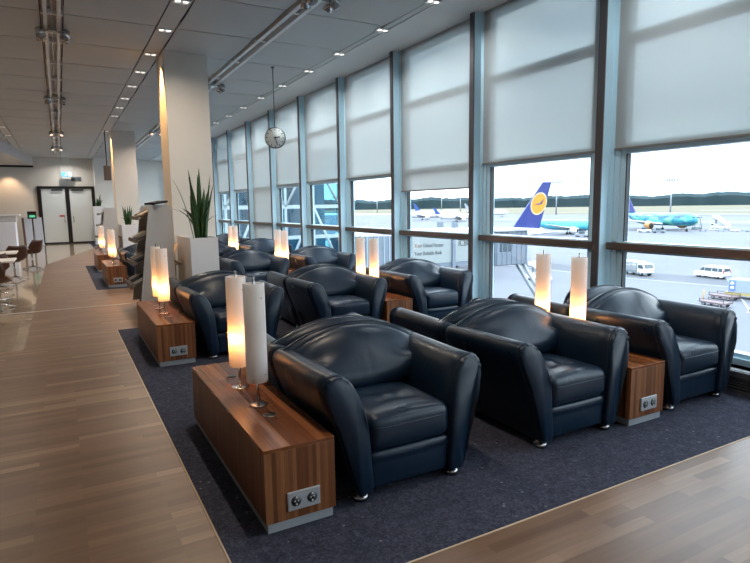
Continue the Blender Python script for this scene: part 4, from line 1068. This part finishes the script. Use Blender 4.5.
# ------------------------------------------------------------------ world
w = bpy.data.worlds.new('sky'); sc.world = w; w.use_nodes = True; t = w.node_tree; n = t.nodes
bg = n['Background']; tc = n.new('ShaderNodeTexCoord'); sep = n.new('ShaderNodeSeparateXYZ'); t.links.new(tc.outputs['Generated'], sep.inputs[0])
rp = n.new('ShaderNodeValToRGB'); t.links.new(sep.outputs['Z'], rp.inputs[0])
e = rp.color_ramp.elements
for _ in range(3): e.new(.5)
for i, (p, c) in enumerate(((0., (.95, .97, 1.0)), (.06, (1.0, 1.0, 1.0)), (.22, (1.3, 1.36, 1.40)), (.5, (1.75, 1.9, 2.05)), (1., (1.9, 2.1, 2.25)))): e[i].position = p; e[i].color = (*c, 1)
mp = n.new('ShaderNodeMapping'); mp.inputs['Scale'].default_value = (2.2, 2.2, 7.); t.links.new(tc.outputs['Generated'], mp.inputs[0])
nz = n.new('ShaderNodeTexNoise'); nz.inputs['Scale'].default_value = 1.6; nz.inputs['Detail'].default_value = 6; t.links.new(mp.outputs[0], nz.inputs['Vector'])
r2 = n.new('ShaderNodeValToRGB'); t.links.new(nz.outputs[0], r2.inputs[0]); r2.color_ramp.elements[0].position = .38; r2.color_ramp.elements[0].color = (.66, .75, .84, 1); r2.color_ramp.elements[1].position = .58; r2.color_ramp.elements[1].color = (1.08, 1.08, 1.08, 1)
mx = n.new('ShaderNodeMix'); mx.data_type = 'RGBA'; mx.blend_type = 'MULTIPLY'; mx.inputs[0].default_value = 1; t.links.new(rp.outputs[0], mx.inputs[6]); t.links.new(r2.outputs[0], mx.inputs[7])
t.links.new(mx.outputs[2], bg.inputs[0]); bg.inputs[1].default_value = 2.9

# ------------------------------------------------------------------ camera and render settings
F, yaw, pitch, roll = 567.205, .502966687, .132417386, -.0144391281
f = Vector((math.sin(yaw) * math.cos(pitch), math.cos(yaw) * math.cos(pitch), -math.sin(pitch)))
r = Vector((math.cos(yaw), -math.sin(yaw), 0)); u = r.cross(f)
cr_, sr_ = math.cos(roll), math.sin(roll)
r2_ = r * cr_ + u * sr_; u2_ = -r * sr_ + u * cr_
cd = bpy.data.cameras.new('camera'); cam = bpy.data.objects.new('camera', cd); C.objects.link(cam)
mw = Matrix((( r2_.x, u2_.x, -f.x, 0), (r2_.y, u2_.y, -f.y, 0), (r2_.z, u2_.z, -f.z, 1.58), (0, 0, 0, 1)))
cam.matrix_world = mw
cd.sensor_width = 36; cd.sensor_fit = 'HORIZONTAL'; cd.lens = F / 750 * 36; cd.clip_start = .05; cd.clip_end = 9000
sc.camera = cam
vs = sc.view_settings; vs.view_transform = 'Standard'; vs.look = 'None'; vs.gamma = 1; vs.use_curve_mapping = False; vs.exposure = .35
cy = sc.cycles
cy.use_denoising = True; cy.max_bounces = 10; cy.diffuse_bounces = 5; cy.glossy_bounces = 4; cy.transparent_max_bounces = 16; cy.transmission_bounces = 6
cy.sample_clamp_indirect = 6; cy.caustics_reflective = False; cy.caustics_refractive = False
